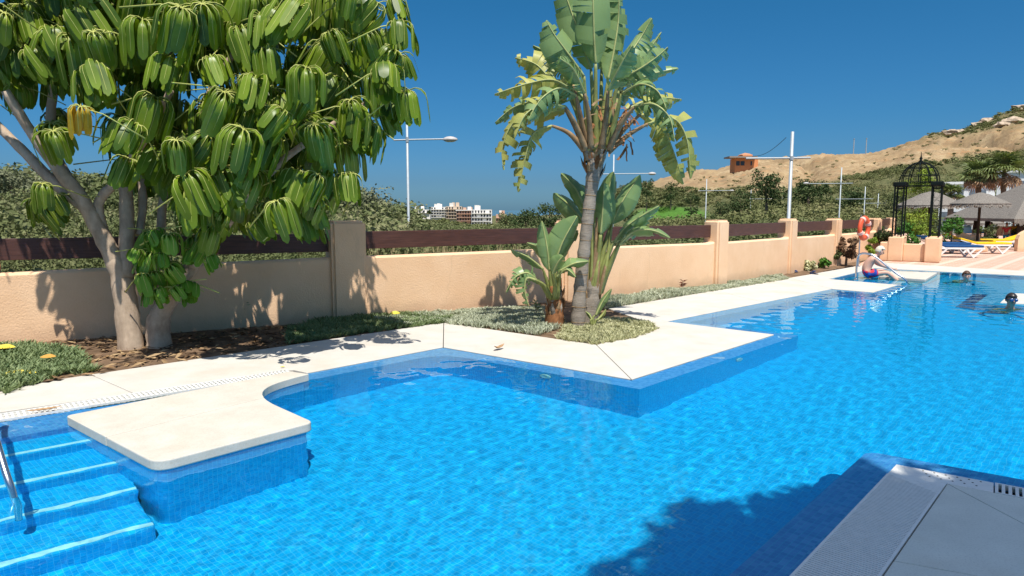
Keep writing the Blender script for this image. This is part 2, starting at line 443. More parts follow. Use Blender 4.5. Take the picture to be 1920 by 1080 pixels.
# corner plate with drain holes
cp = [tuple(n0), along(n0, db, NW + .30), tuple(i0 + db * .28), tuple(i0 - da * .02), along(along(n0, da, -.02), db, NW)[:2], along(n0, da, -.28)]
cpl = [tuple(n0), along(n0, db, NW + .24), tuple(i0 + db * .24), tuple(i0), tuple(i0 - da * .22), along(n0, da, -.22 - .0)]
MB().prism(offset(cpl, .002 if SGN < 0 else -.002), -.1, -.001).build('corner_plate', M_GRATE, near, bevel=.003)
for k in range(16):
    cx = Vector(n0) + db * (.16 + .026 * k * .8) + nb * (.035 + .045 * (k % 3))
    MB().lathe([(.0001, 0), (.006, 0), (.006, .0012), (.0001, .0012)], 8, (cx.x, cx.y, -.0005)).build('drain_hole', M_GUTTER, near)
grate(along(n0, da, -.225), along(n0, da, -8), NW + .017, (1 if Vector((-(-da).y, (-da).x)).dot(db) > 0 else -1), .021, 'g', near, 0, .62, 0)
q0 = along(n0, db, NW + .245); q1 = along(n0, db, 14)
grate(q0, q1, NW * .62, (1 if Vector((-db.y, db.x)).dot(nb) > 0 else -1), .034, 'g', near, 0, .5, 0)
far_in = i0 - da * 8
sp = i0 - da * 1.28
dg = (Vector(V2(1920, 990)) - Vector(V2(1770, 910))).normalized()
r1 = tuple(i0 + dg * 9)
sd2 = (Vector(midr) - Vector(mid)).normalized()
_den = dg.x * -sd2.y + dg.y * sd2.x; _w = sp - i0
_t = (_w.x * -sd2.y + _w.y * sd2.x) / _den; XI = i0 + dg * _t
nslab([tuple(i0), tuple(XI), tuple(XI + sd2 * 9), along(i0, db, 13.5)], M_STONE_GREY)
nslab([tuple(i0), tuple(sp), tuple(XI)], M_STONE_GREY)
nslab([tuple(sp), tuple(far_in), tuple(far_in + db * 12), tuple(XI + sd2 * 9), tuple(XI)], M_STONE_GREY)
# ---- water
def water():
    rows = []; D = 2.2
    while D < 34: rows.append(D); D += max(.015, .0034 * D + .00022 * D * D)
    rows = np.array(rows); cols = np.linspace(-1.05, 1.0, 700)
    Yg, Tg = np.meshgrid(rows, cols, indexing='ij'); X = Yg * Tg; Yw = Yg.copy()
    Z = np.zeros_like(X); rg = np.random.default_rng(3)
    for i in range(72):
        lam = .045 * (.5 / .045) ** (rg.random()); kk = 2 * math.pi / lam
        th = rg.normal(.35, .9) if i % 3 else rg.random() * 6.28
        amp = .0028 / kk * (1.0 if lam < .14 else (.14 / lam) ** .55)
        fade = np.clip((lam - 2.2 * np.maximum(.015, .0034 * Yg + .00022 * Yg * Yg)) / (.5 * lam), 0, 1)
        Z += amp * fade * np.sin(kk * (X * math.cos(th) + Yw * math.sin(th)) + rg.random() * 6.28 + .6 * np.sin(X * .7 + i) + .6 * np.sin(Yw * .9 + i * 2))
    grow = np.clip((Yg - 3) / 12, 0, 1); Z *= (.85 + 2.0 * grow)
    co = np.stack([X, Yw, Z + WATER_Z], -1).reshape(-1, 3)
    keep = inside(offset(POOL, -SGN * .012), X, Yw)
    nr, nc = X.shape; idx = np.arange(nr * nc).reshape(nr, nc)
    kq = keep[:-1, :-1] & keep[1:, :-1] & keep[:-1, 1:] & keep[1:, 1:]
    kq = keep[:-1, :-1] | keep[1:, :-1] | keep[:-1, 1:] | keep[1:, 1:]
    q = np.stack([idx[:-1, :-1], idx[:-1, 1:], idx[1:, 1:], idx[1:, :-1]], -1)[kq]
    used = np.unique(q); remap = np.full(nr * nc, -1); remap[used] = np.arange(len(used))
    me = quads_np('water', co[used], remap[q], True)
    k = N('pool_water'); g = k.n('BsdfGlass'); g.inputs['IOR'].default_value = 1.333; g.inputs['Roughness'].default_value = 0
    g.inputs['Color'].default_value = (.62, .97, 1, 1); k.l(g.outputs[0], k.out.inputs[0])
    o = obj('water', me, k.m); tag(o, kind='structure'); o.cycles.is_caustics_caster = True
    return o
WATER = water()
for o in REC + [FLOOR, WALLS, RIM]: o.cycles.is_caustics_receiver = True
# ================================================================ GROUND, SEA, HILLS
WP = [(-400, 672, 9.0), (0, 640, 8.62), (650, 598, 10.6), (1070, 563, 13.1), (1340, 535, 15.35), (1472, 512, 18.5), (1557, 498, 21.2), (1633, 487, 24.6), (1662, 480, 27.5)]
WPT = []
for px, py, D in WP: WPT.append(Vector(((px - 960) / FPX * D * 1.006, D)))
WPT[0] = WPT[1] + (WPT[1] - WPT[2]).normalized() * 6
GARDEN = [tuple(v) for v in WPT] + [(17.5, 33), (21, 50), (70, 50), (70, -8), (-20, -8), (-20, WPT[0].y - 4)]
TPX = [-2200, -800, 0, 300, 560, 680, 740, 800, 900, 1040, 1200, 1320, 1450, 1600, 1750, 1920, 2400, 3600]
TD = [7, 13, 20, 32, 60, 100, 150, 220, 300, 400, 500, 700, 1200, 4000]
TY = np.array([  # apparent height (photo row) of bare ground seen in that direction at that distance
 # D: 7    13   20   32   60   100  150  220  300  400  500  700  1200 4000
 [740, 500, 470, 410, 360, 352, 352, 355, 360, 366, 372, 384, 400, 405],
 [740, 500, 470, 410, 360, 352, 352, 355, 360, 366, 372, 384, 400, 405],
 [740, 520, 470, 408, 360, 352, 352, 356, 362, 368, 374, 386, 402, 406],
 [740, 525, 475, 415, 366, 358, 357, 362, 368, 374, 380, 390, 403, 406],
 [740, 530, 482, 430, 382, 374, 372, 376, 380, 386, 390, 396, 404, 406],
 [740, 535, 488, 445, 402, 392, 389, 390, 393, 396, 398, 400, 405, 406],
 [740, 540, 492, 455, 420, 404, 396, 396, 400, 402, 402, 402, 406, 406],
 [740, 545, 500, 470, 446, 432, 424, 418, 416, 415, 413, 406, 406, 406],
 [740, 550, 505, 476, 454, 440, 432, 426, 423, 421, 417, 408, 406, 406],
 [740, 550, 507, 478, 456, 442, 432, 424, 419, 416, 412, 406, 406, 406],
 [740, 550, 508, 478, 458, 444, 430, 408, 388, 366, 346, 350, 390, 405],
 [740, 550, 508, 478, 456, 440, 426, 404, 378, 344, 324, 336, 380, 405],
 [740, 550, 507, 470, 444, 426, 412, 380, 342, 312, 299, 314, 370, 404],
 [740, 550, 507, 468, 442, 422, 406, 370, 332, 304, 291, 306, 360, 404],
 [740, 550, 507, 466, 438, 414, 392, 346, 302, 270, 254, 262, 330, 400],
 [740, 550, 506, 464, 434, 404, 370, 322, 278, 236, 206, 214, 300, 400],
 [740, 550, 505, 462, 430, 396, 356, 306, 262, 216, 180, 186, 280, 400],
 [740, 550, 505, 462, 430, 396, 356, 306, 262, 216, 180, 186, 280, 400]], float)
_lD = np.log(np.array(TD))
def ground_y(px, D):
    px = np.asarray(px, float); D = np.asarray(D, float)
    i = np.clip(np.searchsorted(TPX, px) - 1, 0, len(TPX) - 2); l = np.log(np.clip(D, TD[0], TD[-1]))
    j = np.clip(np.searchsorted(_lD, l) - 1, 0, len(TD) - 2)
    tp = np.array(TPX, float); u = np.clip((px - tp[i]) / (tp[i + 1] - tp[i]), 0, 1); v = (l - _lD[j]) / (_lD[j + 1] - _lD[j])
    u = u * u * (3 - 2 * u)
    return (TY[i, j] * (1 - u) + TY[i + 1, j] * u) * (1 - v) + (TY[i, j + 1] * (1 - u) + TY[i + 1, j + 1] * u) * v
def wob(x, y):
    r = 0
    for k, (s, a, b) in enumerate(((.012, 1.3, .4), (.027, .2, 2.1), (.061, 2.7, 1.1), (.13, .9, 3.3), (.29, 2.2, .7))):
        r = r + np.sin(x * s + a + 1.7 * np.sin(y * s * .8 + b)) * np.sin(y * s * 1.1 + b + k) * .5 / (k + 1) ** .5
    return r
def ground_z(x, y):
    x = np.asarray(x, float); D = np.maximum(np.asarray(y, float), 7.0)
    px = 960 + x / D * FPX
    z = CAMH - (ground_y(px, D) - HORY) / FPX * D * 1.0
    rel = np.clip((D - 60) / 300, 0, 1)
    return z + wob(x, D) * (.12 + 2.6 * rel) * np.clip((D - 14) / 20, 0, 1) * np.clip((5000 - D) / 3000, 0, 1)
def veg_at(x, y, z):
    """how much scrub grows at a place (1 scrub, 0 bare earth), by slope of the hill"""
    D = np.maximum(y, 7); px = 960 + x / D * FPX; py = HORY - (z - CAMH) / D * FPX
    low = np.interp(px, [0, 740, 1040, 1180, 1320, 1480, 1560, 1650, 1780, 1920, 2400], [200, 200, 300, 356, 358, 354, 340, 322, 302, 288, 272])   # scrub below this row
    top = np.interp(px, [1300, 1560, 1650, 1720, 1800, 1920, 2400], [300, 280, 268, 262, 254, 236, 215])             # scrub and rocks above this row on the right
    n = wob(x * 1.7 + 40, D * 1.5) * 9
    v = 1 / (1 + np.exp(-(py - low + n) / 3.0))
    v2 = np.where(px > 1560, 1 / (1 + np.exp((py - top + n * 1.3) / 4.0)) * .75, 0)
    bare = np.exp(-((px - 1255) / 80) ** 2 - ((py - 404) / 19) ** 2)      # golf green: no scrub
    return np.maximum(v, v2), bare
def make_terrain():
    Ds = np.concatenate([np.geomspace(7, 100, 70), np.geomspace(103, 620, 120), np.geomspace(640, 4000, 30)])
    tp = np.concatenate([np.linspace(-2200, -100, 50), np.linspace(-85, 2000, 380), np.linspace(2020, 3600, 40)])
    Dg, Tg = np.meshgrid(Ds, tp, indexing='ij'); X = (Tg - 960) / FPX * Dg; Z = ground_z(X, Dg)
    gul = np.abs(np.sin(X * .045 + 1.5 * np.sin(Dg * .011) + .8 * np.sin(Z * .12))) ; Z = Z - (1 - gul) ** 3 * 9 * np.clip((Dg - 240) / 100, 0, 1) * np.clip((900 - Dg) / 300, 0, 1)
    fine = RNG.random(X.shape) - .5; Z = Z + fine * np.clip((Dg - 100) / 300, 0, 1) * 2.0
    v, g = veg_at(X, Dg, Z)
    Z = np.where(inside(GARDEN, X, Dg), -2.2, Z)
    nr, nc = X.shape; idx = np.arange(nr * nc).reshape(nr, nc)
    q = np.stack([idx[:-1, :-1], idx[:-1, 1:], idx[1:, 1:], idx[1:, :-1]], -1).reshape(-1, 4)
    me = quads_np('hillside', np.stack([X, Dg, Z], -1).reshape(-1, 3), q, True)
    for nm, val in (('veg', v), ('golf', g)):
        at = me.attributes.new(nm, 'FLOAT', 'POINT'); at.data.foreach_set('value', val.ravel().astype('f'))
    k = N('hill_earth'); p = k.pos()
    av = k.n('Attribute', attribute_name='veg').outputs['Fac']; ag = k.n('Attribute', attribute_name='golf').outputs['Fac']
    n1 = k.noise(p, .05, 8, .65); n2 = k.noise(p, .4, 6, .7)
    st = k.n('Mapping'); st.inputs['Scale'].default_value = (.02, .02, .16); k.l(p, st.inputs[0]); n3 = k.noise(st.outputs[0], 3, 6, .7)
    n4 = k.noise(p, .16, 8, .75)
    earth = k.ramp(n1, [(.32, (.22, .15, .075)), (.5, (.345, .25, .135)), (.68, (.46, .355, .21))])
    earth = k.mix(k.ramp(n4, [(.42, (.75, .75, .75)), (.6, (0, 0, 0))]), earth, (.24, .16, .09))
    earth = k.mix(k.ramp(n3, [(.55, (0, 0, 0)), (.7, (.7, .7, .7))]), earth, (.42, .22, .10))
    earth = k.mix(k.ramp(n2, [(.62, (0, 0, 0)), (.75, (.6, .6, .6))]), earth, (.14, .13, .06))
    veg = k.ramp(n2, [(.3, (.045, .06, .022)), (.5, (.10, .105, .045)), (.75, (.20, .175, .085))])
    cc = k.mix(av, earth, veg)
    grass = k.ramp(n2, [(.3, (.055, .14, .02)), (.7, (.085, .19, .03))])
    cc = k.mix(k.ramp(ag, [(.35, (0, 0, 0)), (.6, (1, 1, 1))]), cc, grass)
    k.bsdf(cc, .95, .1, 0, k.bump(n2, .8, .6))
    o = obj('hillside', me, k.m); tag(o, kind='structure'); return o
TERR = make_terrain()
# sea far below, reaching the horizon
k = N('sea_water'); p = k.pos()
k.bsdf(k.ramp(k.noise(p, .0006, 4), [(.3, (.05, .12, .17)), (.7, (.065, .145, .20))]), .6, .15)
o = MB().add([(-40000, 900, -62), (40000, 900, -62), (40000, 52000, -62), (-40000, 52000, -62)], [(0, 1, 2, 3)]).build('sea', k.m); tag(o, kind='structure')
# plain ground under the garden, beneath everything
gp = plain('garden_soil', (.16, .105, .065), .95, .1, var=.45, scale=5, bump=.6, bscale=30)
# ---------------------------------------------------------------- garden wall
def stucco():
    k = N('peach_stucco'); p = k.pos(); n1 = k.noise(p, 1.2, 5, .6); n2 = k.noise(p, 45, 4, .6); n3 = k.noise(p, 6, 5, .7)
    cc = k.ramp(n1, [(.3, (.76, .485, .285)), (.7, (.84, .57, .36))])
    cc = k.mix(k.ramp(n3, [(.58, (0, 0, 0)), (.8, (.35, .35, .35))]), cc, (.68, .43, .25))
    mp = k.n('Mapping'); mp.inputs['Scale'].default_value = (3, 3, .5); k.l(p, mp.inputs[0]); s = k.noise(mp.outputs[0], 2.2, 5, .7)
    cc = k.mix(k.ramp(s, [(.62, (0, 0, 0)), (.78, (.25, .25, .25))]), cc, (.50, .34, .215))
    sz = k.n('SeparateXYZ'); k.l(p, sz.inputs[0]); hgt = k.math('ADD', sz.outputs[2], k.math('MULTIPLY', k.noise(p, 3.5, 6, .7), .35))
    cc = k.mix(k.ramp(hgt, [(.22, (.5, .5, .5)), (.42, (0, 0, 0))]), cc, (.46, .31, .20))          # splashed soil at the foot
    crk = k.n('TexVoronoi', feature='DISTANCE_TO_EDGE'); k.set(crk, Scale=.45); mpc = k.n('Mapping'); k.l(k.mix(.25, p, k.n('TexNoise').outputs['Color']), mpc.inputs[0]); k.l(mpc.outputs[0], crk.inputs['Vector'])
    cc = k.mix(k.ramp(crk.outputs['Distance'], [(.0, (.16, .16, .16)), (.004, (0, 0, 0))]), cc, (.40, .27, .17))
    k.bsdf(cc, .9, .15, 0, k.bump(n2, .45, .015)); return k.m
M_STUCCO = stucco()
def wood():
    k = N('dark_stained_wood'); c = k.coord(); mp = k.n('Mapping'); mp.inputs['Scale'].default_value = (1.2, 14, 22); k.l(c, mp.inputs[0])
    n1 = k.noise(mp.outputs[0], 2.5, 6, .65); n2 = k.noise(c, 2, 3)
    cc = k.ramp(n1, [(.28, (.03, .013, .010)), (.55, (.078, .030, .022)), (.8, (.135, .062, .046))])
    cc = k.mix(k.math('MULTIPLY', n2, .25), cc, (.13, .075, .06))
    k.bsdf(cc, .5, .35, 0, k.bump(n1, .4, .006)); return k.m
M_WOOD = wood()
wall = empty('garden_wall', (*WPT[2], 0), 0, 'long peach stucco garden wall with square pillars and dark wooden planks', 'wall')
WH = [.90, .90, .97, .97, .965, .95, .93, .93, .92]; PH = [1.5, 1.5, 1.53, 1.5, 1.47, 1.46, 1.43, 1.4, 1.38]
def loc(o): o.location = Vector(o.location) - wall.location; return o
for i in range(len(WPT) - 1):
    p, q = WPT[i], WPT[i + 1]; d = (q - p).normalized(); nn = Vector((-d.y, d.x)); L = (q - p).length
    h = (WH[i] + WH[i + 1]) / 2
    mb = MB(); n = 14; T = .13
    prof = lambda s: h + (WH[i + 1] - WH[i]) * (s - .5) + (PH[2] - h) * .28 * (max(0, 1 - s * L / .42) ** 2.2 * (i > 1) + max(0, 1 - (1 - s) * L / .42) ** 2.2) * .8
    ss = sorted(set([0, 1] + [k / n for k in range(n + 1)] + [.02 * k for k in range(6)] + [1 - .02 * k for k in range(6)]))
    vs = []
    for s in ss:
        c = p + d * (L * s); z = prof(s)
        for t, zz in ((-T, -.4), (-T, z - .03), (-T + .03, z), (T - .03, z), (T, z - .03), (T, -.4)): vs.append((*(c + nn * t), zz))
    fs = [(a * 6 + b, a * 6 + b + 1, (a + 1) * 6 + b + 1, (a + 1) * 6 + b) for a in range(len(ss) - 1) for b in range(5)]
    mb.add(vs, fs); loc(mb.build('wall_section', M_STUCCO, wall))
    # plank
    if i >= 1 or True:
        z0 = 1.085 if i > 1 else 1.06; z1 = z0 + .275
        a, b = p + d * (.2 if i != 1 else .001), q - d * (.2 if i != 0 else .001); m_ = (a + b) / 2; Lp = (b - a).length
        pl = MB().box((0, 0, 0), (Lp, .05, z1 - z0)).build('plank', M_WOOD, wall, bevel=.006)
        pl.location = Vector((m_.x, m_.y, (z0 + z1) / 2)) - wall.location; pl.rotation_euler = (0, 0, math.atan2(d.y, d.x)); 
for i in range(1, len(WPT)):
    if i == 1: continue
    p = WPT[i]; d = (WPT[min(i + 1, len(WPT) - 1)] - WPT[i - 1]).normalized()
    mb = MB(); w, dp = (.27, .21) if i < 4 else ((.22, .2) if i < 8 else (.18, .18))
    bm = bmesh.new(); bmesh.ops.create_cube(bm, size=1)
    for v in bm.verts: v.co = Vector((v.co.x * 2 * w, v.co.y * 2 * dp, (v.co.z + .5) * (PH[i] + .4) - .4))
    bmesh.ops.bevel(bm, geom=[e for e in bm.edges], offset=.045, segments=3, affect='EDGES')
    me = bpy.data.meshes.new('pillar'); bm.to_mesh(me); bm.free()
    o = obj('pillar', me, M_STUCCO, wall); o.location = Vector((p.x, p.y, 0)) - wall.location; o.rotation_euler = (0, 0, math.atan2(d.y, d.x))
# ---------------------------------------------------------------- planting bed
def bed():
    poly = [BX, B1, B2, B3, B4, (B4[0] + .1, B4[1] + .45), B5, B6, V2(1600, 496)] + [tuple(v) for v in reversed(WPT[:8])]
    x0, x1 = min(p[0] for p in poly), max(p[0] for p in poly); y0, y1 = min(p[1] for p in poly), max(p[1] for p in poly)
    st = .07; X, Y = np.meshgrid(np.arange(x0, x1, st), np.arange(y0, y1, st), indexing='ij')
    k = inside(poly, X, Y); Z = -.015 + .012 * wob(X * 30, Y * 30) + .02 * wob(X * 9, Y * 9) + .012 * (RNG.random(X.shape) - .5)
    nr, nc = X.shape; idx = np.arange(nr * nc).reshape(nr, nc)
    kq = k[:-1, :-1] | k[1:, :-1] | k[:-1, 1:] | k[1:, 1:]
    q = np.stack([idx[:-1, :-1], idx[1:, :-1], idx[1:, 1:], idx[:-1, 1:]], -1)[kq]
    used = np.unique(q); rm = np.full(nr * nc, -1); rm[used] = np.arange(len(used))
    me = quads_np('soil', np.stack([X, Y, np.minimum(Z, .0)], -1).reshape(-1, 3)[used], rm[q], True)
    o = obj('planting_bed', me, gp); tag(o, kind='structure'); return poly
BEDPOLY = bed()
# ================================================================ UMBRELLA TREE
def leaflet_geo(L, W, nseg=6, droop=.9, fold=.25, seed=0, start=.0, yaw=0.0, el0=.35):
    """one leaflet: arching midrib with two wavy halves; returns verts, quads (local, grows from the origin)"""
    r = random.Random(seed); vs = []; fs = []
    x, z, ang = 0, 0, el0
    stalk = .2
    path = [(0, 0)]
    n = nseg + 1; step = L / n
    for i in range(n):
        x += math.cos(ang) * step; z += math.sin(ang) * step; path.append((x, z))
        ang = max(ang - droop * (.75 if i < 1 else (1.2 if i < 4 else .35)) * (.8 + .4 * r.random()), -1.6)
    for i, (x, z) in enumerate(path):
        t = i / n
        w = .004 if t < stalk * .9 else W * .5 * float(np.interp((t - stalk) / (1 - stalk), [0, .12, .35, .62, .85, .95, 1], [.08, .5, .88, 1, .86, .55, .15]))
        wav = .12 * W * math.sin(i * 2.1 + seed)
        for s in (-1, 0, 1):
            vs.append((x, s * w, z - abs(s) * w * fold + (wav if s else 0) * .4))
    for i in range(n):
        for s in range(2):
            a = i * 3 + s; fs.append((a, a + 3, a + 4, a + 1))
    c, s_ = math.cos(yaw), math.sin(yaw)
    return [(x * c - y * s_, x * s_ + y * c, z) for x, y, z in vs], fs
def schef_leaf(seed, n=11, L=.34, W=.105, petiole=.42):
    """palmate leaf: petiole, then drooping leaflets round its tip"""
    r = random.Random(seed); mb = MB()
    tipx, tipz = petiole * .92, petiole * .30
    mb.tube([(-petiole * .35, 0, -petiole * .2), (petiole * .5, 0, petiole * .23), (tipx, 0, tipz)], [.008, .0065, .006], 5, m=1)
    for k in range(n):
        yaw = 2 * math.pi * (k + .3 * r.random()) / n
        Lk = L * (.85 + .3 * r.random()) * (1 - .15 * math.cos(yaw) * -1)
        vs, fs = leaflet_geo(Lk, W * (.85 + .3 * r.random()), 8, .36 + .5 * r.random(), .25 + .5 * r.random(), seed * 17 + k, yaw=yaw, el0=.25 + .3 * r.random())
        mb.add([(x + tipx, y, z + tipz) for x, y, z in vs], fs)
        # pale midrib
        mid = [Vector(vs[i * 3 + 1]) + Vector((tipx, 0, tipz + .006)) for i in range(0, 9)]
        mb.tube(mid, [.006, .0055, .0046, .004, .0036, .0032, .0028, .0024, .0016], 3, cap=False, m=1)
    return mb
def sch_mat(name, lo, hi, tcol, rough=.38, trans=.2):
    return leaf_mat(name, lo, hi, rough, trans, 2.2, .3, tcol)
M_SL = sch_mat('umbrella_leaf', (.015, .055, .006), (.23, .32, .022), (1.5, 1.7, .35))
M_SL2 = sch_mat('umbrella_leaf_young', (.07, .19, .015), (.17, .33, .03), (1.3, 1.4, .3))
M_RIB = plain('leaf_rib', (.42, .44, .12), .5, .3, var=.2)
M_YEL = leaf_mat('yellow_leaf', (.40, .22, .012), (.66, .42, .03), .6, .25, 14, .3, (1.1, .9, .3))
def bark(name, a, b, sc=6, rings=False):
    k = N(name); c = k.coord(); n1 = k.noise(c, sc, 6, .65); mp = k.n('Mapping'); mp.inputs['Scale'].default_value = (1, 1, 7 if rings else .35); k.l(c, mp.inputs[0])
    n2 = k.noise(mp.outputs[0], sc * 1.6, 5, .7)
    f = k.math('ADD', k.math('MULTIPLY', n1, .45), k.math('MULTIPLY', n2, .55)); cc = k.ramp(f, [(.3, a), (.7, b)])
    k.bsdf(cc, .9, .15, 0, k.bump(f, .7, .02)); return k.m
M_BARK = bark('grey_brown_bark', (.25, .18, .125), (.60, .47, .345))
def limb(pts, rad, n=12, sub=5, jit=.012, seed=0):
    """smooth, slightly knobbly tapering limb through the given points"""
    r = random.Random(seed); P_ = [Vector(p) for p in pts]; out = []; rr = []
    for i in range(len(P_) - 1):
        p0 = P_[max(i - 1, 0)]; p1 = P_[i]; p2 = P_[i + 1]; p3 = P_[min(i + 2, len(P_) - 1)]
        for k in range(sub):
            t = k / sub; a = 2 * p1; b = (p2 - p0) * t; c = (2 * p0 - 5 * p1 + 4 * p2 - p3) * t * t; d = (-p0 + 3 * p1 - 3 * p2 + p3) * t ** 3
            q = (a + b + c + d) * .5; ra = rad[i] * (1 - t) + rad[i + 1] * t
            q += Vector((r.uniform(-1, 1), r.uniform(-1, 1), 0)) * jit * ra * 6
            out.append(q); rr.append(ra * (1 + r.uniform(-.05, .07)))
    out.append(P_[-1]); rr.append(rad[-1])
    return out, rr
TB = Vector((*V2(245, 652), 0)); TB2 = Vector((*V2(300, 650), 0))
TD0 = TB.y
tree = empty('umbrella_tree', TB, 0, 'large umbrella tree with forked trunks and drooping green leaves against the wall', 'tree')
def T(px, py, dD=0): return AT(px, py, TD0 + dD) - TB
limbs = [
 ('trunk', [(247, 665, 0), (238, 590, 0), (228, 520, .02), (212, 480, .02)], [0.157, 0.134, 0.128, 0.116]),
 ('trunk', [(300, 662, .1), (297, 600, .1), (320, 560, .1), (345, 520, .08), (380, 480, .0)], [0.163, 0.134, 0.099, 0.075, 0.058]),
 ('limb', [(222, 500, .02), (190, 440, -.05), (160, 385, -.15), (120, 330, -.3), (60, 250, -.5), (10, 170, -.7)], [0.111, 0.099, 0.087, 0.075, 0.058, 0.044]),
 ('limb', [(160, 390, -.15), (110, 350, -.2), (50, 290, -.2), (-20, 220, -.2), (-90, 150, -.3)], [0.070, 0.061, 0.056, 0.047, 0.035]),
 ('limb', [(238, 520, .02), (238, 430, .1), (236, 350, .15), (236, 250, .2), (250, 130, .3), (260, 10, .4)], [0.099, 0.087, 0.077, 0.067, 0.058, 0.041]),
 ('limb', [(200, 460, .0), (185, 400, -.05), (190, 370, -.1), (222, 335, -.25), (265, 270, -.5), (320, 170, -.8)], [0.072, 0.064, 0.056, 0.052, 0.047, 0.035]),
 ('limb', [(150, 370, .1), (105, 290, .3), (95, 220, .4), (105, 120, .5), (100, 0, .5)], [0.058, 0.056, 0.052, 0.047, 0.035]),
 ('limb', [(262, 440, .2), (268, 380, .3), (266, 300, .4), (290, 200, .5), (330, 60, .6)], [0.052, 0.049, 0.047, 0.041, 0.035]),
 ('limb', [(330, 540, .1), (370, 460, .2), (420, 380, .3), (500, 280, .4), (580, 180, .4), (650, 90, .4)], [0.070, 0.064, 0.058, 0.052, 0.041, 0.029]),
 ('limb', [(360, 500, .0), (410, 440, -.1), (450, 390, -.25), (520, 310, -.4), (600, 250, -.5), (690, 190, -.5)], [0.058, 0.052, 0.047, 0.041, 0.035, 0.023]),
 ('limb', [(300, 600, .1), (302, 480, .3), (310, 360, .4), (380, 200, .3), (450, 80, .3)], [0.070, 0.058, 0.052, 0.047, 0.035]),
 ('limb', [(420, 380, .3), (480, 330, .6), (560, 300, .8), (640, 260, .9)], [0.047, 0.041, 0.035, 0.023]),
]
tips = []
for i, (nm, pts, rad) in enumerate(limbs):
    P_, rr = limb([T(*p) for p in pts], rad, seed=i)
    MB().tube(P_, rr, 12).build(nm, M_BARK, tree, smooth=True)
    k0 = len(P_) // 2 if nm == 'limb' else len(P_) - 3
    tips += P_[k0:]
# leaf meshes shared by the copies
LV = []
for s in range(9):
    me = schef_leaf(s + 1, 12 + s % 4, .40 + .04 * (s % 4), .088 + .008 * (s % 3)).mesh('leaf', (M_SL, M_RIB), True); LV.append(me)
LY = []
for s in range(3):
    me = schef_leaf(s + 31, 9, .30, .092, .25).mesh('leaf', (M_SL2, M_RIB), True); LY.append(me)
LYEL = schef_leaf(77, 13, .40, .085, .5).mesh('leaf', (M_YEL, M_RIB), True)
# crown outline in the photograph: rows (py, left px, right px)
OUT = [(-160, -260, 640), (-60, -260, 735), (0, -250, 745), (60, -250, 752), (110, -240, 752), (160, -230, 745), (210, -220, 760), (245, -200, 700), (290, -150, 672), (330, -60, 650), (375, 110, 650), (420, 220, 600), (450, 330, 560)]
def xr(py):
    ys = [o[0] for o in OUT]
    return np.interp(py, ys, [o[1] for o in OUT]), np.interp(py, ys, [o[2] for o in OUT])
rr_ = random.Random(11); nleaf = 0
def put_leaf(me, px, py, dD, scale=1.0, aim=None):
    """px,py is where the leaflets' hub shows"""
    global nleaf
    o = obj('leaf', me, None, tree); hub = T(px, py, dD)
    # the petiole points outward from the crown's middle axis
    if aim is None:
        c = T(300, 200, .3); v = hub - c; aim = math.atan2(v.y, v.x) + rr_.uniform(-.9, .9)
    tilt = rr_.uniform(-.35, .6); roll = rr_.uniform(-.55, .55)
    Rm = Matrix.Rotation(aim, 4, 'Z') @ Matrix.Rotation(tilt, 4, 'Y') @ Matrix.Rotation(roll, 4, 'X')
    pet = .42
    off = Rm @ Vector((pet * .92, 0, pet * .3)) * scale
    o.matrix_local = Matrix.Translation(hub - off) @ Rm @ Matrix.Scale(scale, 4)
    nleaf += 1; return o
# leaves one can pick out at the front, hub position in the photo
front = [(30, 95), (75, 92), (100, 60), (140, 70), (10, 60), (55, 30), (268, 40), (338, 18), (395, 112), (22, 100), (60, 95), (92, 70), (110, 165-100), (175, 62), (200, 60), (320, 115), (612, 92), (690, 62), (746, 45), (760, 175), (660, 200), (648, 272), (530, 210), (555, 330), (455, 245), (450, 60), (330, 265), (250, 235), (500, 95), (420, 175), (560, 15), (640, 8), (700, 5), (45, 12), (165, 15), (595, 330), (520, 25), (290, 185), (390, 255), (690, 235), (635, 150), (720, 130), (470, 320), (590, 235), (240, 300), (380, 10), (480, 150), (350, 330), (420, 330), (520, 380), (180, 130), (575, 130), (735, 95), (650, 330)]
for i, (px, py) in enumerate(front):
    put_leaf(LV[i % 9], px, py, rr_.uniform(-1.5, -.9) if 150 < px < 600 else rr_.uniform(-.9, -.2), rr_.uniform(.95, 1.18))
while nleaf < 264:
    py = rr_.uniform(-150, 400); l, r_ = xr(py); px = rr_.uniform(l, r_)
    e = min(1, min(px - l, r_ - px) / 260); dep = .25 + 1.25 * math.sqrt(max(0, e))
    if py > 250 and 60 < px < 330 and rr_.random() < .8: continue
    if py > 170 and px < 225 and rr_.random() < .82: continue
    put_leaf(LV[rr_.randrange(9)], px, py, rr_.uniform(-dep, dep * 1.1) + .15, rr_.uniform(.7, 1.1))
put_leaf(LYEL, 166, 208, -1.75, .85, R(200))
for px, py in [(90, 385), (75, 375)]: put_leaf(LV[3], px, py, -.2, .8)
# young shoots low on the second stem
for k in range(24):
    px, py = rr_.uniform(250, 388), rr_.uniform(425, 545)
    put_leaf(LY[k % 3], px, py, rr_.uniform(-.55, .05), rr_.uniform(.7, 1.15), rr_.uniform(-math.pi, 0))
for px, py in [(420, 395), (450, 380), (500, 380), (480, 415), (540, 385), (400, 430)]: put_leaf(LV[5], px, py, -.3, .85)
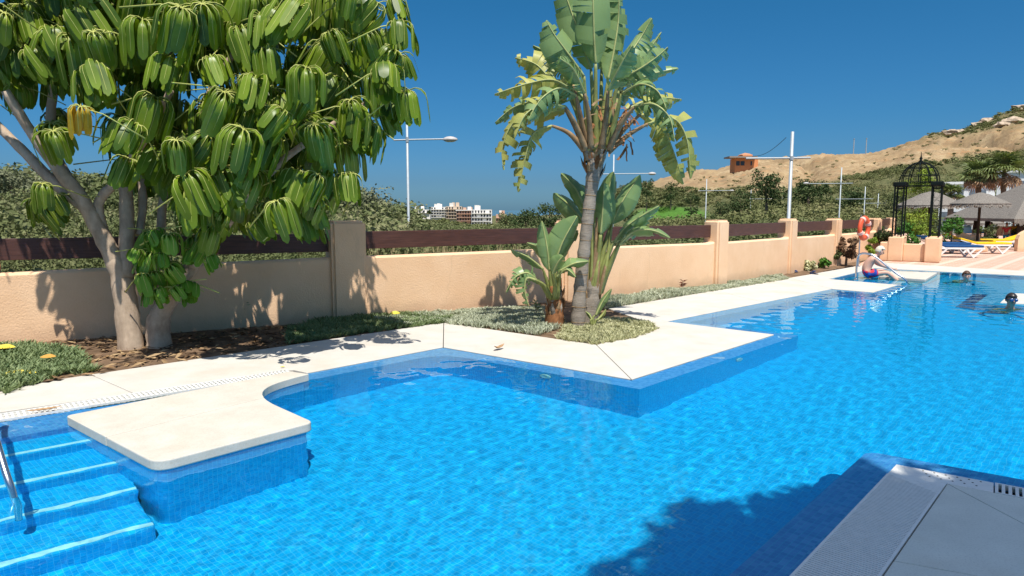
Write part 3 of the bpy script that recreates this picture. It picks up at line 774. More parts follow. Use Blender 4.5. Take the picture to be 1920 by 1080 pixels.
# the inner foliage, past what one can pick apart: one part
def inner(n, seed):
    r = random.Random(seed); cv = []; cf = []; cm = []; off = 0
    for _ in range(n):
        me = LV[r.randrange(9)]; nv = len(me.vertices); co = np.empty(nv * 3, 'f'); me.vertices.foreach_get('co', co); co = co.reshape(-1, 3)
        py = r.uniform(-150, 330); l, rx = xr(py); px = r.uniform(l + 60, rx - 70); over = _ % 8 == 0
        if over: px, py = r.uniform(-280, 300), r.uniform(-230, -70)          # unseen leaves added high in the crown to shade the left wall
        elif py > 140 and px < 225: continue
        e = min(1, min(px - l, rx - px) / 260); dep = 1.25 * math.sqrt(max(.05, e))
        hub = T(px, py, r.uniform(-1.1, .2) if over else r.uniform(-dep * .55, dep * 1.25) + .2); aim = r.random() * 6.283
        Rm = np.array((Matrix.Rotation(aim, 3, 'Z') @ Matrix.Rotation(r.uniform(-.3, .4), 3, 'Y')))
        k = r.uniform(.8, 1.25); p = (co * k) @ Rm.T + np.array(hub) - (np.array([.386, 0, .126]) * k) @ Rm.T
        cv.append(p)
        lt = np.empty(len(me.polygons), 'i'); me.polygons.foreach_get('loop_total', lt); mi = np.empty(len(me.polygons), 'i'); me.polygons.foreach_get('material_index', mi); vi = np.empty(len(me.loops), 'i'); me.loops.foreach_get('vertex_index', vi); ls = np.empty(len(me.polygons), 'i'); me.polygons.foreach_get('loop_start', ls)
        k4 = lt == 4; cf.append(np.stack([vi[ls[k4] + j] for j in range(4)], -1) + off); cm.append(mi[k4]); off += nv
    me = quads_np('inner_leaves', np.concatenate(cv), np.concatenate(cf), True); me.materials.append(M_SL); me.materials.append(M_RIB)
    me.polygons.foreach_set('material_index', np.concatenate(cm)); o = obj('inner_leaves', me, None, tree); o['kind'] = 'stuff'
inner(430, 21)
# ================================================================ BIRD OF PARADISE PLANTS
M_BP = leaf_mat('paddle_leaf', (.11, .19, .07), (.24, .34, .13), .33, .22, 1.6, .5, (1.25, 1.3, .5))
M_BPY = leaf_mat('paddle_leaf_yellowing', (.24, .30, .08), (.48, .46, .13), .45, .3, 1.8, .35, (1.2, 1.1, .4))
M_BPR = plain('paddle_midrib', (.34, .36, .14), .5, .3, var=.2)
M_PET = plain('petiole_green', (.24, .26, .08), .5, .35, var=.3, scale=6)
M_PETB = plain('petiole_brown', (.26, .17, .09), .7, .2, var=.4, scale=9)
M_DEAD = plain('dead_leaf_brown', (.26, .115, .05), .9, .1, var=.5, scale=12)
M_PTRUNK = bark('ringed_grey_trunk', (.15, .12, .095), (.40, .345, .28), 5, True)
def smooth_path(pts, sub=6):
    P_, _ = limb(pts, [1] * len(pts), sub=sub, jit=0); return P_
def paddle(mb, path, W, face, torn=.3, droop=0.0, seed=0, m=0, mr=1, fold=.25):
    """torn banana-like blade along a midrib path; lobes of each half hang by their own angle"""
    r = random.Random(seed); n = len(path) - 1
    cum = [0]
    for i in range(n): cum.append(cum[-1] + (path[i + 1] - path[i]).length)
    L = cum[-1]
    def at(t):
        s = t * L; i = 0
        while i < n - 1 and cum[i + 1] < s: i += 1
        u = (s - cum[i]) / max(1e-6, cum[i + 1] - cum[i]); return path[i].lerp(path[i + 1], u), (path[i + 1] - path[i]).normalized()
    def wid(t): return W * (1.12 if torn < .6 else 1.3) * max(.02, (math.sin(math.pi * min(1, max(0, t)) ** .82)) ** .62)
    for s in (-1, 1):
        t0 = 0.0; cuts = [0.0]
        while t0 < 1:
            t0 += r.uniform(.03, .09) if r.random() < torn * 1.8 else r.uniform(.12, .4)
            cuts.append(min(1, t0))
        for a, b in zip(cuts[:-1], cuts[1:]):
            if b - a < .012: continue
            ph = -fold - droop * r.uniform(.5, 1.3) + r.uniform(-.45, .45) * torn * 1.6
            gap = (b - a) * (.02 if torn < .2 else r.uniform(.08, .34))
            nt_ = max(1, int((b - a) / .06)); nw = 4; o = len(mb.v); vs = []
            for i in range(nt_ + 1):
                t = a + (b - a) * i / nt_; p, d = at(t)
                side = d.cross(face).normalized() * s; up = side.cross(d).normalized() * s
                for k in range(nw + 1):
                    w = k / nw; tt = t + (((a + b) / 2 - t) * 2 * gap / max(1e-6, b - a)) * w
                    ww = wid(tt) * w * (1 - .05 * r.random() * (w == 1)); ang = ph - droop * .9 * w * w - .25 * w
                    q = p + side * (math.cos(ang) * ww) + up * (math.sin(ang) * ww) + d * (ww * .32 * (1 - t * .6))
                    vs.append(q)
            fs = [(i * (nw + 1) + k, (i + 1) * (nw + 1) + k, (i + 1) * (nw + 1) + k + 1, i * (nw + 1) + k + 1) for i in range(nt_) for k in range(nw)]
            mb.add(vs, fs, m)
    k = len(path); mb.tube(path, [.016 * (1 - i / k) + .003 for i in range(k)], 5, m=mr)
def bop_leaf(root, base, pts, W, torn=.3, droop=.2, mat=M_BP, face=(0, -1, .25), seed=0, pet=.018, petm=M_PET, D0=10.2):
    """pts: (px, py, dD); first point is where the blade starts; base: foot of the petiole"""
    mb = MB(); r = random.Random(seed + 500)
    Pp = [AT(x, y, D0 + d) - root.location for x, y, d in pts]
    b = AT(*base[:2], D0 + base[2]) - root.location
    mid = b.lerp(Pp[0], .5) + (Pp[0] - b).cross(Vector((0, 1, 0))).normalized() * r.uniform(-.02, .02) + Vector((0, 0, .05))
    path = smooth_path([b, mid, Pp[0]], 5)
    mb.tube(path, [pet * 1.9 * (1 - i / len(path)) + pet * .9 for i in range(len(path))], 6, m=2)
    f = Vector(face) + Vector((r.uniform(-.45, .45), 0, r.uniform(-.3, .3)))
    paddle(mb, smooth_path(Pp, 6), W, f.normalized(), min(1, torn * 1.35 + (.08 if torn > .12 else 0)), droop, seed)
    return mb.build('leaf', (mat, M_BPR, petm), root, smooth=True)
BD = V2(1086, 613)[1]
bop = empty('bird_of_paradise', (*V2(1086, 613), 0), 0, 'tall bird of paradise plant with bare ringed trunk and torn fan crown', 'plant')
tr = [(1083, 618, 0), (1086, 560, 0), (1093, 490, 0), (1101, 420, 0), (1108, 360, 0), (1116, 305, 0), (1122, 270, 0)]
Pt, rt = limb([AT(x, y, BD + d) - bop.location for x, y, d in tr], [.105, .092, .086, .083, .085, .115, .15], sub=9, jit=0)
for i in range(len(rt)): rt[i] *= 1 + (.07 if i % 4 == 0 else 0) + .02 * math.sin(i * 1.9)
MB().tube(Pt, rt, 16).build('trunk', M_PTRUNK, bop, smooth=True)
# ring scars
for i in range(3, len(Pt) - 12, 4):
    t = (Pt[i + 1] - Pt[i - 1]).normalized()
    MB().lathe([(rt[i] * .98, -.012), (rt[i] * 1.05, 0), (rt[i] * .98, .010)], 14, Pt[i], rot=t.to_track_quat('Z', 'Y').to_matrix()).build('ring_scar', M_PETB, bop)
# old leaf bases sheathing the head of the trunk
rb = random.Random(5)
def sheath(root, c, n, h, r0, r1, mat, lean=.25, w=.055):
    for i in range(n):
        a = 2 * math.pi * i / n * 2.6 + rb.uniform(-.2, .2); z = h * i / n; u = Vector((math.cos(a), math.sin(a), 0)); s = Vector((-u.y, u.x, 0))
        p0 = c + Vector((0, 0, z)) + u * (r0 + (r1 - r0) * i / n) * .8; L = rb.uniform(.14, .26); e = p0 + Vector((0, 0, L)) + u * (lean * L * rb.uniform(.6, 1.5))
        m_ = p0.lerp(e, .5) + u * .015
        vs = [p0 - s * w, p0 + s * w, m_ + s * w * .8 + u * -.01, e + s * .008, e - s * .008, m_ - s * w * .8 + u * -.01, m_ + u * .02, p0 + u * .025]
        MB().add(vs, [(0, 7, 6, 5), (7, 1, 2, 6), (5, 6, 3, 4), (6, 2, 3)]).build('leaf_base', mat[i % len(mat)], root)
sheath(bop, AT(1113, 335, BD) - bop.location, 34, .42, .09, .17, (M_PTRUNK, M_DEAD, M_PETB), .35)
LF = [ # base px, then blade midrib px points, half width, torn, droop, material
 ((1113, 285, 0), [(1108, 130, -.05), (1090, 75, -.05), (1062, -5, 0), (1045, -60, 0)], .23, .3, .05, M_BP),
 ((1118, 285, -.1), [(1117, 120, -.25), (1114, 70, -.3), (1112, 0, -.3), (1108, -70, -.2)], .27, .3, .05, M_BP),
 ((1125, 285, .1), [(1140, 150, .1), (1152, 90, .15), (1160, 30, .2), (1160, -50, .2)], .24, .35, .1, M_BP),
 ((1122, 285, .2), [(1128, 130, .4), (1136, 70, .5), (1140, 0, .6), (1150, -40, .6)], .28, .15, .1, M_BP),
 ((1106, 282, -.1), [(1095, 143, -.3), (1067, 103, -.4), (1040, 66, -.45), (1024, 38, -.45)], .27, .3, .15, M_BP),
 ((1103, 280, .1), [(1066, 165, .3), (1032, 147, .4), (1004, 120, .5), (966, 108, .5)], .22, .5, .3, M_BPY),
 ((1100, 280, 0), [(1072, 168, -.2), (1037, 150, -.4), (992, 156, -.6), (928, 176, -.7)], .24, .45, .35, M_BPY),
 ((1098, 276, .1), [(1066, 178, .3), (1020, 185, .5), (965, 200, .6), (928, 230, .6)], .23, .6, .5, M_BP),
 ((1096, 282, -.05), [(1035, 236, -.15), (1000, 250, -.2), (984, 300, -.2), (972, 360, -.2)], .20, .9, .45, M_BPY),
 ((1096, 276, 0), [(1060, 205, 0), (1012, 212, .05), (965, 228, .1), (942, 275, .1), (944, 318, .1)], .21, .85, .5, M_BPY),
 ((1098, 270, -.2), [(1080, 180, -.5), (1050, 165, -.8), (1015, 185, -1.0), (990, 225, -1.1)], .22, .6, .5, M_BP),
 ((1135, 280, 0), [(1148, 150, .1), (1180, 102, .2), (1203, 68, .3), (1222, 34, .3)], .25, .3, .15, M_BP),
 ((1138, 280, -.1), [(1160, 150, -.2), (1198, 130, -.35), (1230, 108, -.4), (1252, 88, -.4)], .22, .6, .3, M_BP),
 ((1140, 280, .1), [(1160, 165, .3), (1198, 148, .5), (1233, 136, .6), (1272, 128, .6)], .21, .6, .4, M_BP),
 ((1140, 278, -.2), [(1166, 176, -.4), (1200, 158, -.7), (1232, 170, -.9), (1250, 205, -1.0)], .21, .5, .5, M_BP),
 ((1142, 275, .1), [(1175, 205, .2), (1204, 192, .3), (1240, 184, .4), (1278, 186, .5)], .20, .8, .4, M_BPY),
 ((1140, 285, 0), [(1215, 232, -.1), (1262, 222, -.15), (1288, 262, -.15), (1294, 335, -.1)], .22, .9, .45, M_BPY),
 ((1142, 278, .1), [(1200, 215, .1), (1240, 238, .1), (1262, 282, .1), (1282, 345, .15)], .21, .85, .4, M_BPY),
 ((1128, 278, -.3), [(1140, 170, -.6), (1165, 120, -.8), (1185, 85, -.9)], .2, .3, .2, M_BP),
 ((1108, 278, -.3), [(1096, 175, -.6), (1075, 130, -.8), (1050, 110, -1.0)], .2, .35, .25, M_BP),
 ((1100, 278, .3), [(1075, 160, .6), (1040, 110, .9), (1000, 85, 1.0)], .2, .4, .3, M_BP),
 ((1140, 278, .3), [(1170, 150, .6), (1205, 110, .9), (1240, 60, 1.0)], .2, .4, .3, M_BP),
 ((1098, 280, -.3), [(1060, 200, -.6), (1020, 195, -.9), (985, 215, -1.1), (965, 260, -1.15)], .19, .7, .5, M_BPY),
 ((1142, 280, -.3), [(1190, 200, -.6), (1225, 195, -.9), (1255, 220, -1.0), (1265, 265, -1.05)], .19, .7, .5, M_BP),
 ((1138, 275, .3), [(1150, 190, .7), (1180, 165, 1.0), (1215, 175, 1.2), (1240, 215, 1.3)], .22, .6, .5, M_BP),
 ((1110, 275, .3), [(1100, 190, .7), (1070, 160, 1.0), (1035, 165, 1.2), (1005, 200, 1.3)], .22, .6, .5, M_BP),
]
for i, (b, pts, W, torn, dr, mt) in enumerate(LF):
    bop_leaf(bop, b, pts, W, torn, dr, mt, seed=i * 7 + 3, petm=M_PET if i < 8 or 11 <= i < 15 else M_PETB, D0=BD)
# frayed dead leaves hanging in the heart of the crown
for k in range(64):
    mb = MB(); c = AT(rb.uniform(1108, 1178), rb.uniform(188, 275), BD + rb.uniform(-.25, .05)) - bop.location
    p = [c]; d = Vector((rb.uniform(-.6, .6), rb.uniform(-.4, .1), rb.uniform(-.4, .8)))
    for j in range(4):
        d += Vector((rb.uniform(-.5, .5), rb.uniform(-.3, .3), rb.uniform(-.7, .1))); p.append(p[-1] + d.normalized() * .06)
    w = rb.uniform(.006, .018)
    vs = []; [vs.extend([q + Vector((-w, 0, .3 * w)), q + Vector((w, 0, -.3 * w))]) for q in p]
    mb.add(vs, [(2 * j, 2 * j + 1, 2 * j + 3, 2 * j + 2) for j in range(4)]).build('dead_leaf', M_DEAD if k % 3 else M_PETB, bop)
# second plant, leafy, right behind the trunk
b2 = empty('bird_of_paradise', (*V2(1104, 608), 0), 0, 'leafy bird of paradise with scaly short stem right behind the tall trunk', 'plant')
D2 = V2(1104, 608)[1]; lo2 = b2.location
P2_, r2_ = limb([AT(x, y, D2) - lo2 for x, y in ((1100, 618), (1104, 585), (1110, 555), (1114, 530))], [.15, .14, .13, .11], sub=5, jit=0)
MB().tube(P2_, r2_, 14).build('stem', M_PTRUNK, b2, smooth=True)
sheath(b2, AT(1104, 606, D2) - lo2, 44, .62, .13, .12, (M_PTRUNK, M_PETB, M_PTRUNK), .1, .05)
LF2 = [((1112, 545, 0), [(1126, 440, -.15), (1130, 395, -.2), (1133, 342, -.2)], .2, .05, .1, M_BP),
 ((1118, 545, 0), [(1146, 420, 0), (1168, 376, 0), (1200, 328, .05)], .2, .1, .1, M_BP),
 ((1104, 540, .1), [(1096, 418, .3), (1068, 385, .4), (1038, 362, .4)], .2, .1, .2, M_BP),
 ((1106, 540, .1), [(1100, 400, .2), (1080, 355, .3), (1052, 325, .3)], .17, .1, .2, M_BP),
 ((1120, 545, 0), [(1150, 455, -.1), (1180, 420, -.2), (1236, 386, -.3)], .17, .2, .4, M_BP),
 ((1122, 548, 0), [(1160, 460, -.2), (1188, 434, -.35), (1224, 432, -.45), (1256, 446, -.5)], .19, .2, .55, M_BP),
 ((1116, 540, .2), [(1130, 410, .4), (1140, 360, .5), (1150, 322, .5)], .17, .1, .1, M_BP),
 ((1110, 540, .25), [(1112, 420, .6), (1100, 380, .8), (1085, 345, .9)], .2, .1, .1, M_BP),
 ((1124, 548, .1), [(1165, 450, .3), (1195, 415, .5), (1225, 405, .6)], .17, .2, .4, M_BP)]
for i, (b, pts, W, torn, dr, mt) in enumerate(LF2): bop_leaf(b2, b, pts, W, torn, dr, mt, seed=i * 5 + 200, pet=.022, D0=D2)
# bare yellowing petioles
for k in range(9):
    x0 = rb.uniform(1098, 1122); x1 = x0 + rb.uniform(-6, 34)
    MB().tube(smooth_path([AT(x0, 560, D2 - .05) - lo2, AT((x0 + x1) / 2 + 2, 500, D2 - .1) - lo2, AT(x1, rb.uniform(405, 470), D2 + rb.uniform(-.2, .2)) - lo2], 4), [.034 - .0018 * j for j in range(9)], 6).build('petiole', M_PET if k % 2 else M_PETB, b2, smooth=True)
# third plant, low, on the left
b3 = empty('bird_of_paradise', (*V2(1040, 612), 0), 0, 'low bird of paradise with broad upright leaves left of the tall trunk', 'plant')
D3 = V2(1040, 612)[1]; lo3 = b3.location
P3_, r3_ = limb([AT(x, y, D3) - lo3 for x, y in ((1038, 620), (1040, 590), (1042, 560), (1040, 535))], [.14, .13, .11, .09], sub=5, jit=0)
MB().tube(P3_, r3_, 14).build('stem', M_DEAD, b3, smooth=True)
sheath(b3, AT(1040, 612, D3) - lo3, 40, .55, .12, .10, (M_DEAD, M_PETB, M_PTRUNK), .25, .045)
LF3 = [((1036, 560, 0), [(1030, 508, -.1), (1026, 465, -.15), (1016, 414, -.15)], .13, .05, .1, M_BP),
 ((1042, 560, 0), [(1040, 496, -.1), (1056, 452, -.15), (1082, 405, -.15)], .21, .05, .05, M_BP),
 ((1034, 560, 0), [(1018, 505, -.1), (990, 482, -.2), (958, 468, -.25)], .12, .1, .45, M_BP),
 ((1032, 562, -.05), [(1012, 532, -.2), (990, 512, -.3), (966, 520, -.35), (948, 548, -.35)], .12, .8, .4, M_BP),
 ((1034, 560, -.1), [(1004, 525, -.3), (988, 522, -.35), (984, 545, -.35), (992, 575, -.35)], .11, .8, .4, M_BP),
 ((1044, 560, -.1), [(1050, 508, -.25), (1076, 494, -.3), (1104, 490, -.3)], .13, .1, .3, M_BP),
 ((1046, 562, -.05), [(1044, 520, -.2), (1062, 505, -.3), (1080, 520, -.35)], .11, .1, .4, M_BP),
 ((1044, 560, .1), [(1050, 490, .15), (1066, 455, .2), (1084, 432, .2)], .14, .1, .2, M_BP),
 ((1038, 560, .1), [(1028, 490, .25), (1010, 465, .35), (988, 455, .4)], .14, .1, .3, M_BP),
 ((1040, 560, -.15), [(1036, 515, -.35), (1046, 492, -.45), (1056, 480, -.5)], .12, .05, .1, M_BP)]
for i, (b, pts, W, torn, dr, mt) in enumerate(LF3): bop_leaf(b3, b, pts, W, torn, dr, mt, seed=i * 5 + 300, pet=.014, D0=D3)
# small offshoot at the foot on the right
b4 = empty('plant_offshoot', (*V2(1116, 614), 0), 0, 'small bright green offshoot with upright leaf at right foot of the stems', 'plant')
D4 = V2(1116, 614)[1]
for i, (b, pts, W, torn, dr, mt) in enumerate([((1112, 612, 0), [(1117, 592, 0), (1130, 565, 0), (1147, 541, 0)], .07, 0, .2, M_BP), ((1114, 612, 0), [(1120, 600, 0), (1130, 590, 0), (1136, 580, 0)], .04, 0, .2, M_BPY), ((1110, 612, 0), [(1110, 600, 0), (1105, 590, 0), (1098, 584, 0)], .04, 0, .2, M_BP)]):
    bop_leaf(b4, b, pts, W, torn, dr, mt, seed=i + 400, pet=.008, D0=D4)
# ================================================================ GROUND COVER AND SMALL THINGS ON THE GROUND
def tufts(centres, hgt, blades, spread, width, seed):
    """many little leafy tufts as one array of bent blades (2 quads each)"""
    rg = np.random.default_rng(seed); n = len(centres); c = np.repeat(np.asarray(centres), blades, 0); m = len(c)
    th = rg.random(m) * 6.283; h = np.repeat(np.asarray(hgt), blades) * rg.uniform(.5, 1.1, m); out = spread * rg.uniform(.3, 1.2, m)
    st = c + np.stack([np.cos(th) * out * .35, np.sin(th) * out * .35, np.zeros(m)], -1) * rg.random((m, 1))
    mid = st + np.stack([np.cos(th) * out * .5, np.sin(th) * out * .5, h * .7], -1)
    tip = st + np.stack([np.cos(th) * out * 1.1, np.sin(th) * out * 1.1, h], -1)
    tw = rg.random(m) * 6.283; s = np.stack([np.cos(tw), np.sin(tw), rg.uniform(-.3, .3, m)], -1) * (width * rg.uniform(.6, 1.3, m))[:, None]
    co = np.stack([st - s * .5, st + s * .5, mid + s, mid - s, tip + s * .25, tip - s * .25], 1).reshape(-1, 3)
    b = np.arange(m)[:, None] * 6
    q = np.concatenate([b + np.array([0, 1, 2, 3]), b + np.array([3, 2, 4, 5])], 0)
    return co, q
M_GC = leaf_mat('silver_ground_cover', (.24, .28, .17), (.56, .58, .44), .7, .15, 3.5, .2, (1.1, 1.1, .7))
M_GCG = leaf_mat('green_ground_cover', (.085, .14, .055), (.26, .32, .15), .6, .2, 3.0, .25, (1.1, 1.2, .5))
M_GCY = leaf_mat('olive_ground_cover', (.28, .29, .13), (.58, .56, .34), .7, .15, 5, .2, (1.1, 1.1, .6))
def cover(name, poly, dens, h, mat, label, seed, blades=12, spread=.05, width=.006, clump=1.0):
    rg = np.random.default_rng(seed)
    x0, x1 = min(p[0] for p in poly), max(p[0] for p in poly); y0, y1 = min(p[1] for p in poly), max(p[1] for p in poly)
    n = int((x1 - x0) * (y1 - y0) * dens); X = rg.uniform(x0, x1, n); Y = rg.uniform(y0, y1, n)
    f = wob(X * 22 + seed, Y * 22) + .6 * wob(X * 60, Y * 60 + seed)
    k = inside(poly, X, Y) & (f > -.9 * clump + rg.uniform(-.3, .3, n)); X, Y, f = X[k], Y[k], f[k]
    H_ = h * np.clip(.65 + .5 * f, .35, 1.6)
    co, q = tufts(np.stack([X, Y, -.01 + 0 * X + H_ * .1 * rg.random(len(X))], -1), H_, blades, spread, width, seed)
    o = obj(name, quads_np(name, co, q), mat); tag(o, label, 'ground cover', kind='stuff'); return o
def bedpoly(px): return [V2(x, y) for x, y in px]
cover('ground_cover', bedpoly([(850, 610), (930, 618), (1010, 628), (1060, 612), (1040, 578), (1000, 574), (900, 581), (760, 592), (700, 603), (760, 612), (830, 604)]), 620, .13, M_GC, 'silvery low ground cover in the bed left of the bird of paradise', 1)
cover('ground_cover', bedpoly([(1040, 636), (1118, 647), (1190, 634), (1235, 618), (1215, 604), (1130, 597), (1060, 612)]), 900, .075, M_GCY, 'olive matted ground cover filling the bed tip beside the pale deck', 2, 10, .04)
cover('ground_cover', bedpoly([(1130, 580), (1250, 560), (1480, 523), (1462, 514), (1300, 533), (1180, 556), (1120, 568)]), 620, .16, M_GC, 'grey green ground cover strip along the sunlit wall', 3, 12, .06)
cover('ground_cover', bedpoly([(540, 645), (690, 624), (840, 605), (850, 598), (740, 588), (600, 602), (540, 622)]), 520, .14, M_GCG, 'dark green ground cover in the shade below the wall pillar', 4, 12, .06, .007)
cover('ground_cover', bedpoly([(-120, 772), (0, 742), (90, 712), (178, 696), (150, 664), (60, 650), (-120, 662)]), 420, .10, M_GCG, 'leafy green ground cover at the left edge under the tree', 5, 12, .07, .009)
# dry leaf litter under the tree
rg = np.random.default_rng(9)
def litter():
    poly = bedpoly([(-100, 745), (170, 702), (560, 645), (560, 610), (0, 648), (-100, 655)])
    x0, x1 = min(p[0] for p in poly), max(p[0] for p in poly); y0, y1 = min(p[1] for p in poly), max(p[1] for p in poly)
    X = rg.uniform(x0, x1, 1500); Y = rg.uniform(y0, y1, 1500); k = inside(poly, X, Y); X, Y = X[k], Y[k]; n = len(X)
    th = rg.random(n) * 6.283; L = rg.uniform(.03, .10, n); w = L * rg.uniform(.2, .4, n); u = np.stack([np.cos(th), np.sin(th), rg.uniform(-.3, .3, n)], -1); s = np.stack([-np.sin(th), np.cos(th), rg.uniform(-.4, .4, n)], -1)
    c = np.stack([X, Y, rg.uniform(.0, .03, n)], -1)
    co = np.stack([c - u * L[:, None], c + s * w[:, None] + [0, 0, .008], c + u * L[:, None], c - s * w[:, None] + [0, 0, .008]], 1).reshape(-1, 3)
    k = N('leaf_litter'); f = k.n('TexWhiteNoise', noise_dimensions='3D'); sn = k.n('VectorMath', operation='SNAP'); sn.inputs[1].default_value = (.12, .12, .5); k.l(k.pos(), sn.inputs[0]); k.l(sn.outputs[0], f.inputs[0])
    k.bsdf(k.ramp(f.outputs[0], [(0, (.07, .04, .022)), (.5, (.21, .125, .06)), (1, (.40, .28, .15))]), .85, .2)
    o = obj('leaf_litter', quads_np('leaf_litter', co, np.arange(4 * n).reshape(n, 4)), k.m); tag(o, 'dry brown leaf litter on soil under the umbrella tree', 'leaf litter', kind='stuff')
litter()
def fallen_leaf(px, py, L, W, rz, mat, label, z=.012, curl=.25, group=None, seed=0):
    x, y = V2(px, py); r = random.Random(seed); vs = []; n = 8
    for i in range(n + 1):
        t = i / n; w = W * math.sin(math.pi * min(1, t * .97 + .03)) ** .8 * .5
        for s in (-1, 0, 1): vs.append(((t - .5) * L, s * w + .06 * L * math.sin(t * 3), .004 + curl * L * (t - .5) ** 2 + abs(s) * w * .45 + .01 * L * r.uniform(-1, 1)))
    o = MB().add(vs, [(i * 3 + s, i * 3 + 3 + s, i * 3 + 4 + s, i * 3 + 1 + s) for i in range(n) for s in (0, 1)]).build('fallen_leaf', mat, None, smooth=True)
    o.location = (x, y, z); o.rotation_euler = (.45 if z > .02 else .06, 0, rz); tag(o, label, 'leaf', group or 'leaves fallen around the pool')
M_FLY = plain('fallen_leaf_yellow', (.62, .50, .06), .6, .3, var=.2); M_FLB = plain('fallen_leaf_brown', (.34, .21, .11), .8, .2, var=.35, scale=20)
fallen_leaf(32, 712, .34, .11, R(40), M_FLY, 'big yellow fallen leaf on the deck edge at far left', .03, seed=1)
fallen_leaf(10, 668, .24, .09, R(10), M_FLY, 'yellow green fallen leaf on ground cover at the left edge', .09, seed=2)
fallen_leaf(92, 686, .15, .07, R(20), plain('fallen_leaf_orange', (.50, .27, .05), .7, .3), 'orange brown fallen leaf lying in the left ground cover', .09, seed=3)
fallen_leaf(741, 601, .16, .09, R(10), M_FLY, 'small yellow leaf in ground cover right of the wall pillar', .10, seed=4)
fallen_leaf(936, 656, .21, .07, R(55), M_FLB, 'curled brown dead leaf on the pale deck before the plants', .015, .9, seed=5)
fallen_leaf(85, 773, .26, .05, R(35), M_FLB, 'brown dead leaf lying on the grate by the steps', .012, .3, seed=6)
fallen_leaf(530, 690, .05, .03, R(15), M_FLY, 'tiny yellow leaf on the deck beside the platform tip', .006, .2, seed=7)
fallen_leaf(165, 705, .12, .04, R(10), M_FLB, 'thin brown dead leaf at the bed edge near the tree', .012, .2, seed=8)
# seedling by the wall and the small red plant
def seedling(px, py, h, mat, label, n=16, seed=0, leafL=.07):
    r = random.Random(seed); x, y = V2(px, py); t = empty('seedling', (x, y, -.01), 0, label, 'plant')
    MB().tube([(0, 0, 0), (.01, 0, h * .5), (-.01, .01, h)], [.008, .006, .003], 6).build('stem', M_BARK, t)
    for k in range(n):
        z = h * (.45 + .55 * r.random()); a = r.random() * 6.28; e = r.uniform(-.3, .5); u = Vector((math.cos(a), math.sin(a), e)).normalized(); s = Vector((-u.y, u.x, 0)).normalized(); L = leafL * r.uniform(.7, 1.2); p = Vector((0, 0, z)) + u * .05
        MB().add([(0, 0, z - .02), p - s * .3 * L, p + u * L + Vector((0, 0, -.01)), p + s * .3 * L], [(0, 1, 2), (0, 2, 3)]).build('leaf', mat, t)
seedling(462, 612, .42, M_GCG, 'small dark seedling shrub standing alone before the shaded wall', 22, 3)
seedling(1280, 545, .24, plain('red_leaf', (.22, .05, .03), .6, .3), 'small rusty red plant rising from the grey strip by the wall', 26, 4, .05)
seedling(1004, 596, .30, M_GCG, 'thin leafy weed before the low bird of paradise', 14, 5)
# shoes left on the deck
def shoe(px, py, rz, label):
    x, y = V2(px, py); t = empty('swim_shoe', (x, y, 0), rz, label, 'shoe', 'shoes left on the deck')
    MB().prism(rounded([(-.13, -.045), (.13, -.05), (.14, .03), (0, .04), (-.13, .04)], .03, 4), .0, .02).build('sole', plain('shoe_sole', (.03, .03, .035)), t)
    mb = MB()
    for i in range(6):
        a = math.pi * i / 5
        mb.tube([(-.02 + .03 * j, math.cos(a) * .045, .02 + math.sin(a) * (.075 - .012 * j)) for j in range(5)], .012, 5)
    mb.build('upper', plain('shoe_blue', (.03, .06, .16), .8), t, smooth=True)
shoe(1488, 511, .5, 'dark blue shoe on the deck nearest the garden wall'); shoe(1526, 514, 1.9, 'dark shoe standing alone on the deck nearer the pool')
# water inlets on the pool side
def on_wall(p, q, s, d):
    p, q = Vector(p), Vector(q); e = (q - p).normalized(); n = Vector((-e.y, e.x)) * SGN; c = p + (q - p) * s + n * (RIM_W + .002); return c, n
for (p, q, s, d, lb) in ((C2, C3, .66, .20, 'round white inlet under water on the side left of the deck corner'), (C3, C4, .55, .25, 'round white inlet under water on the side right of the deck corner')):
    c, n = on_wall(p, q, s, d); n = n if (Vector((0, 0)) - c).dot(n) > 0 else -n
    if (c - Vector(p)).dot(n) < 0: c = c + n * 2 * (RIM_W + .002)
    rot = Vector((n.x, n.y, 0)).to_track_quat('Z', 'Y').to_matrix()
    t = empty('wall_inlet', (c.x, c.y, -d), 0, lb, 'pool inlet', 'round white pool inlets')
    MB().lathe([(.03, 0), (.07, 0), (.075, .008), (.065, .02), (.04, .022), (.03, .012)], 20, rot=rot).build('ring', M_GRATE, t, smooth=True).cycles.is_caustics_receiver = True
    MB().lathe([(.0001, .004), (.03, .004), (.028, .016), (.0001, .018)], 12, rot=rot).build('nozzle', M_GRATE, t).cycles.is_caustics_receiver = True
# handrail at the near steps
def rail(name, pts, r, label, feet):
    P_ = smooth_path([Vector(p) for p in pts], 8); t = empty(name, P_[-1], 0, label, 'handrail'); base = P_[-1].copy()
    o = MB().tube([p - base for p in P_], r, 12).build('rail', M_STEEL, t, smooth=True); o.cycles.is_caustics_receiver = True
    for f in feet:
        MB().lathe([(.045, 0), (.045, .008), (.025, .016)], 16, Vector(f) - base).build('flange', M_STEEL, t)
rb0 = Vector((*Q((Vector(V2(-60, 930)) - og).dot(ua), 1.30), -.375))
bx_, by_ = V2(28, 928, .0)
rail('handrail', [(bx_ - 1.0, by_ + 1.1, 0), (bx_ - 1.0, by_ + 1.08, .6), (bx_ - .85, by_ + .8, .82), (bx_ - .45, by_ + .38, .56), (bx_ - .10, by_ + .06, .16), (bx_ - .01, by_, -.0), (bx_ + .012, by_ + .0, -.18), (bx_ + .012, by_, -.40)], .021, 'stainless steel handrail bending down into the near pool steps', [(bx_ - 1.0, by_ + 1.1, 0)])
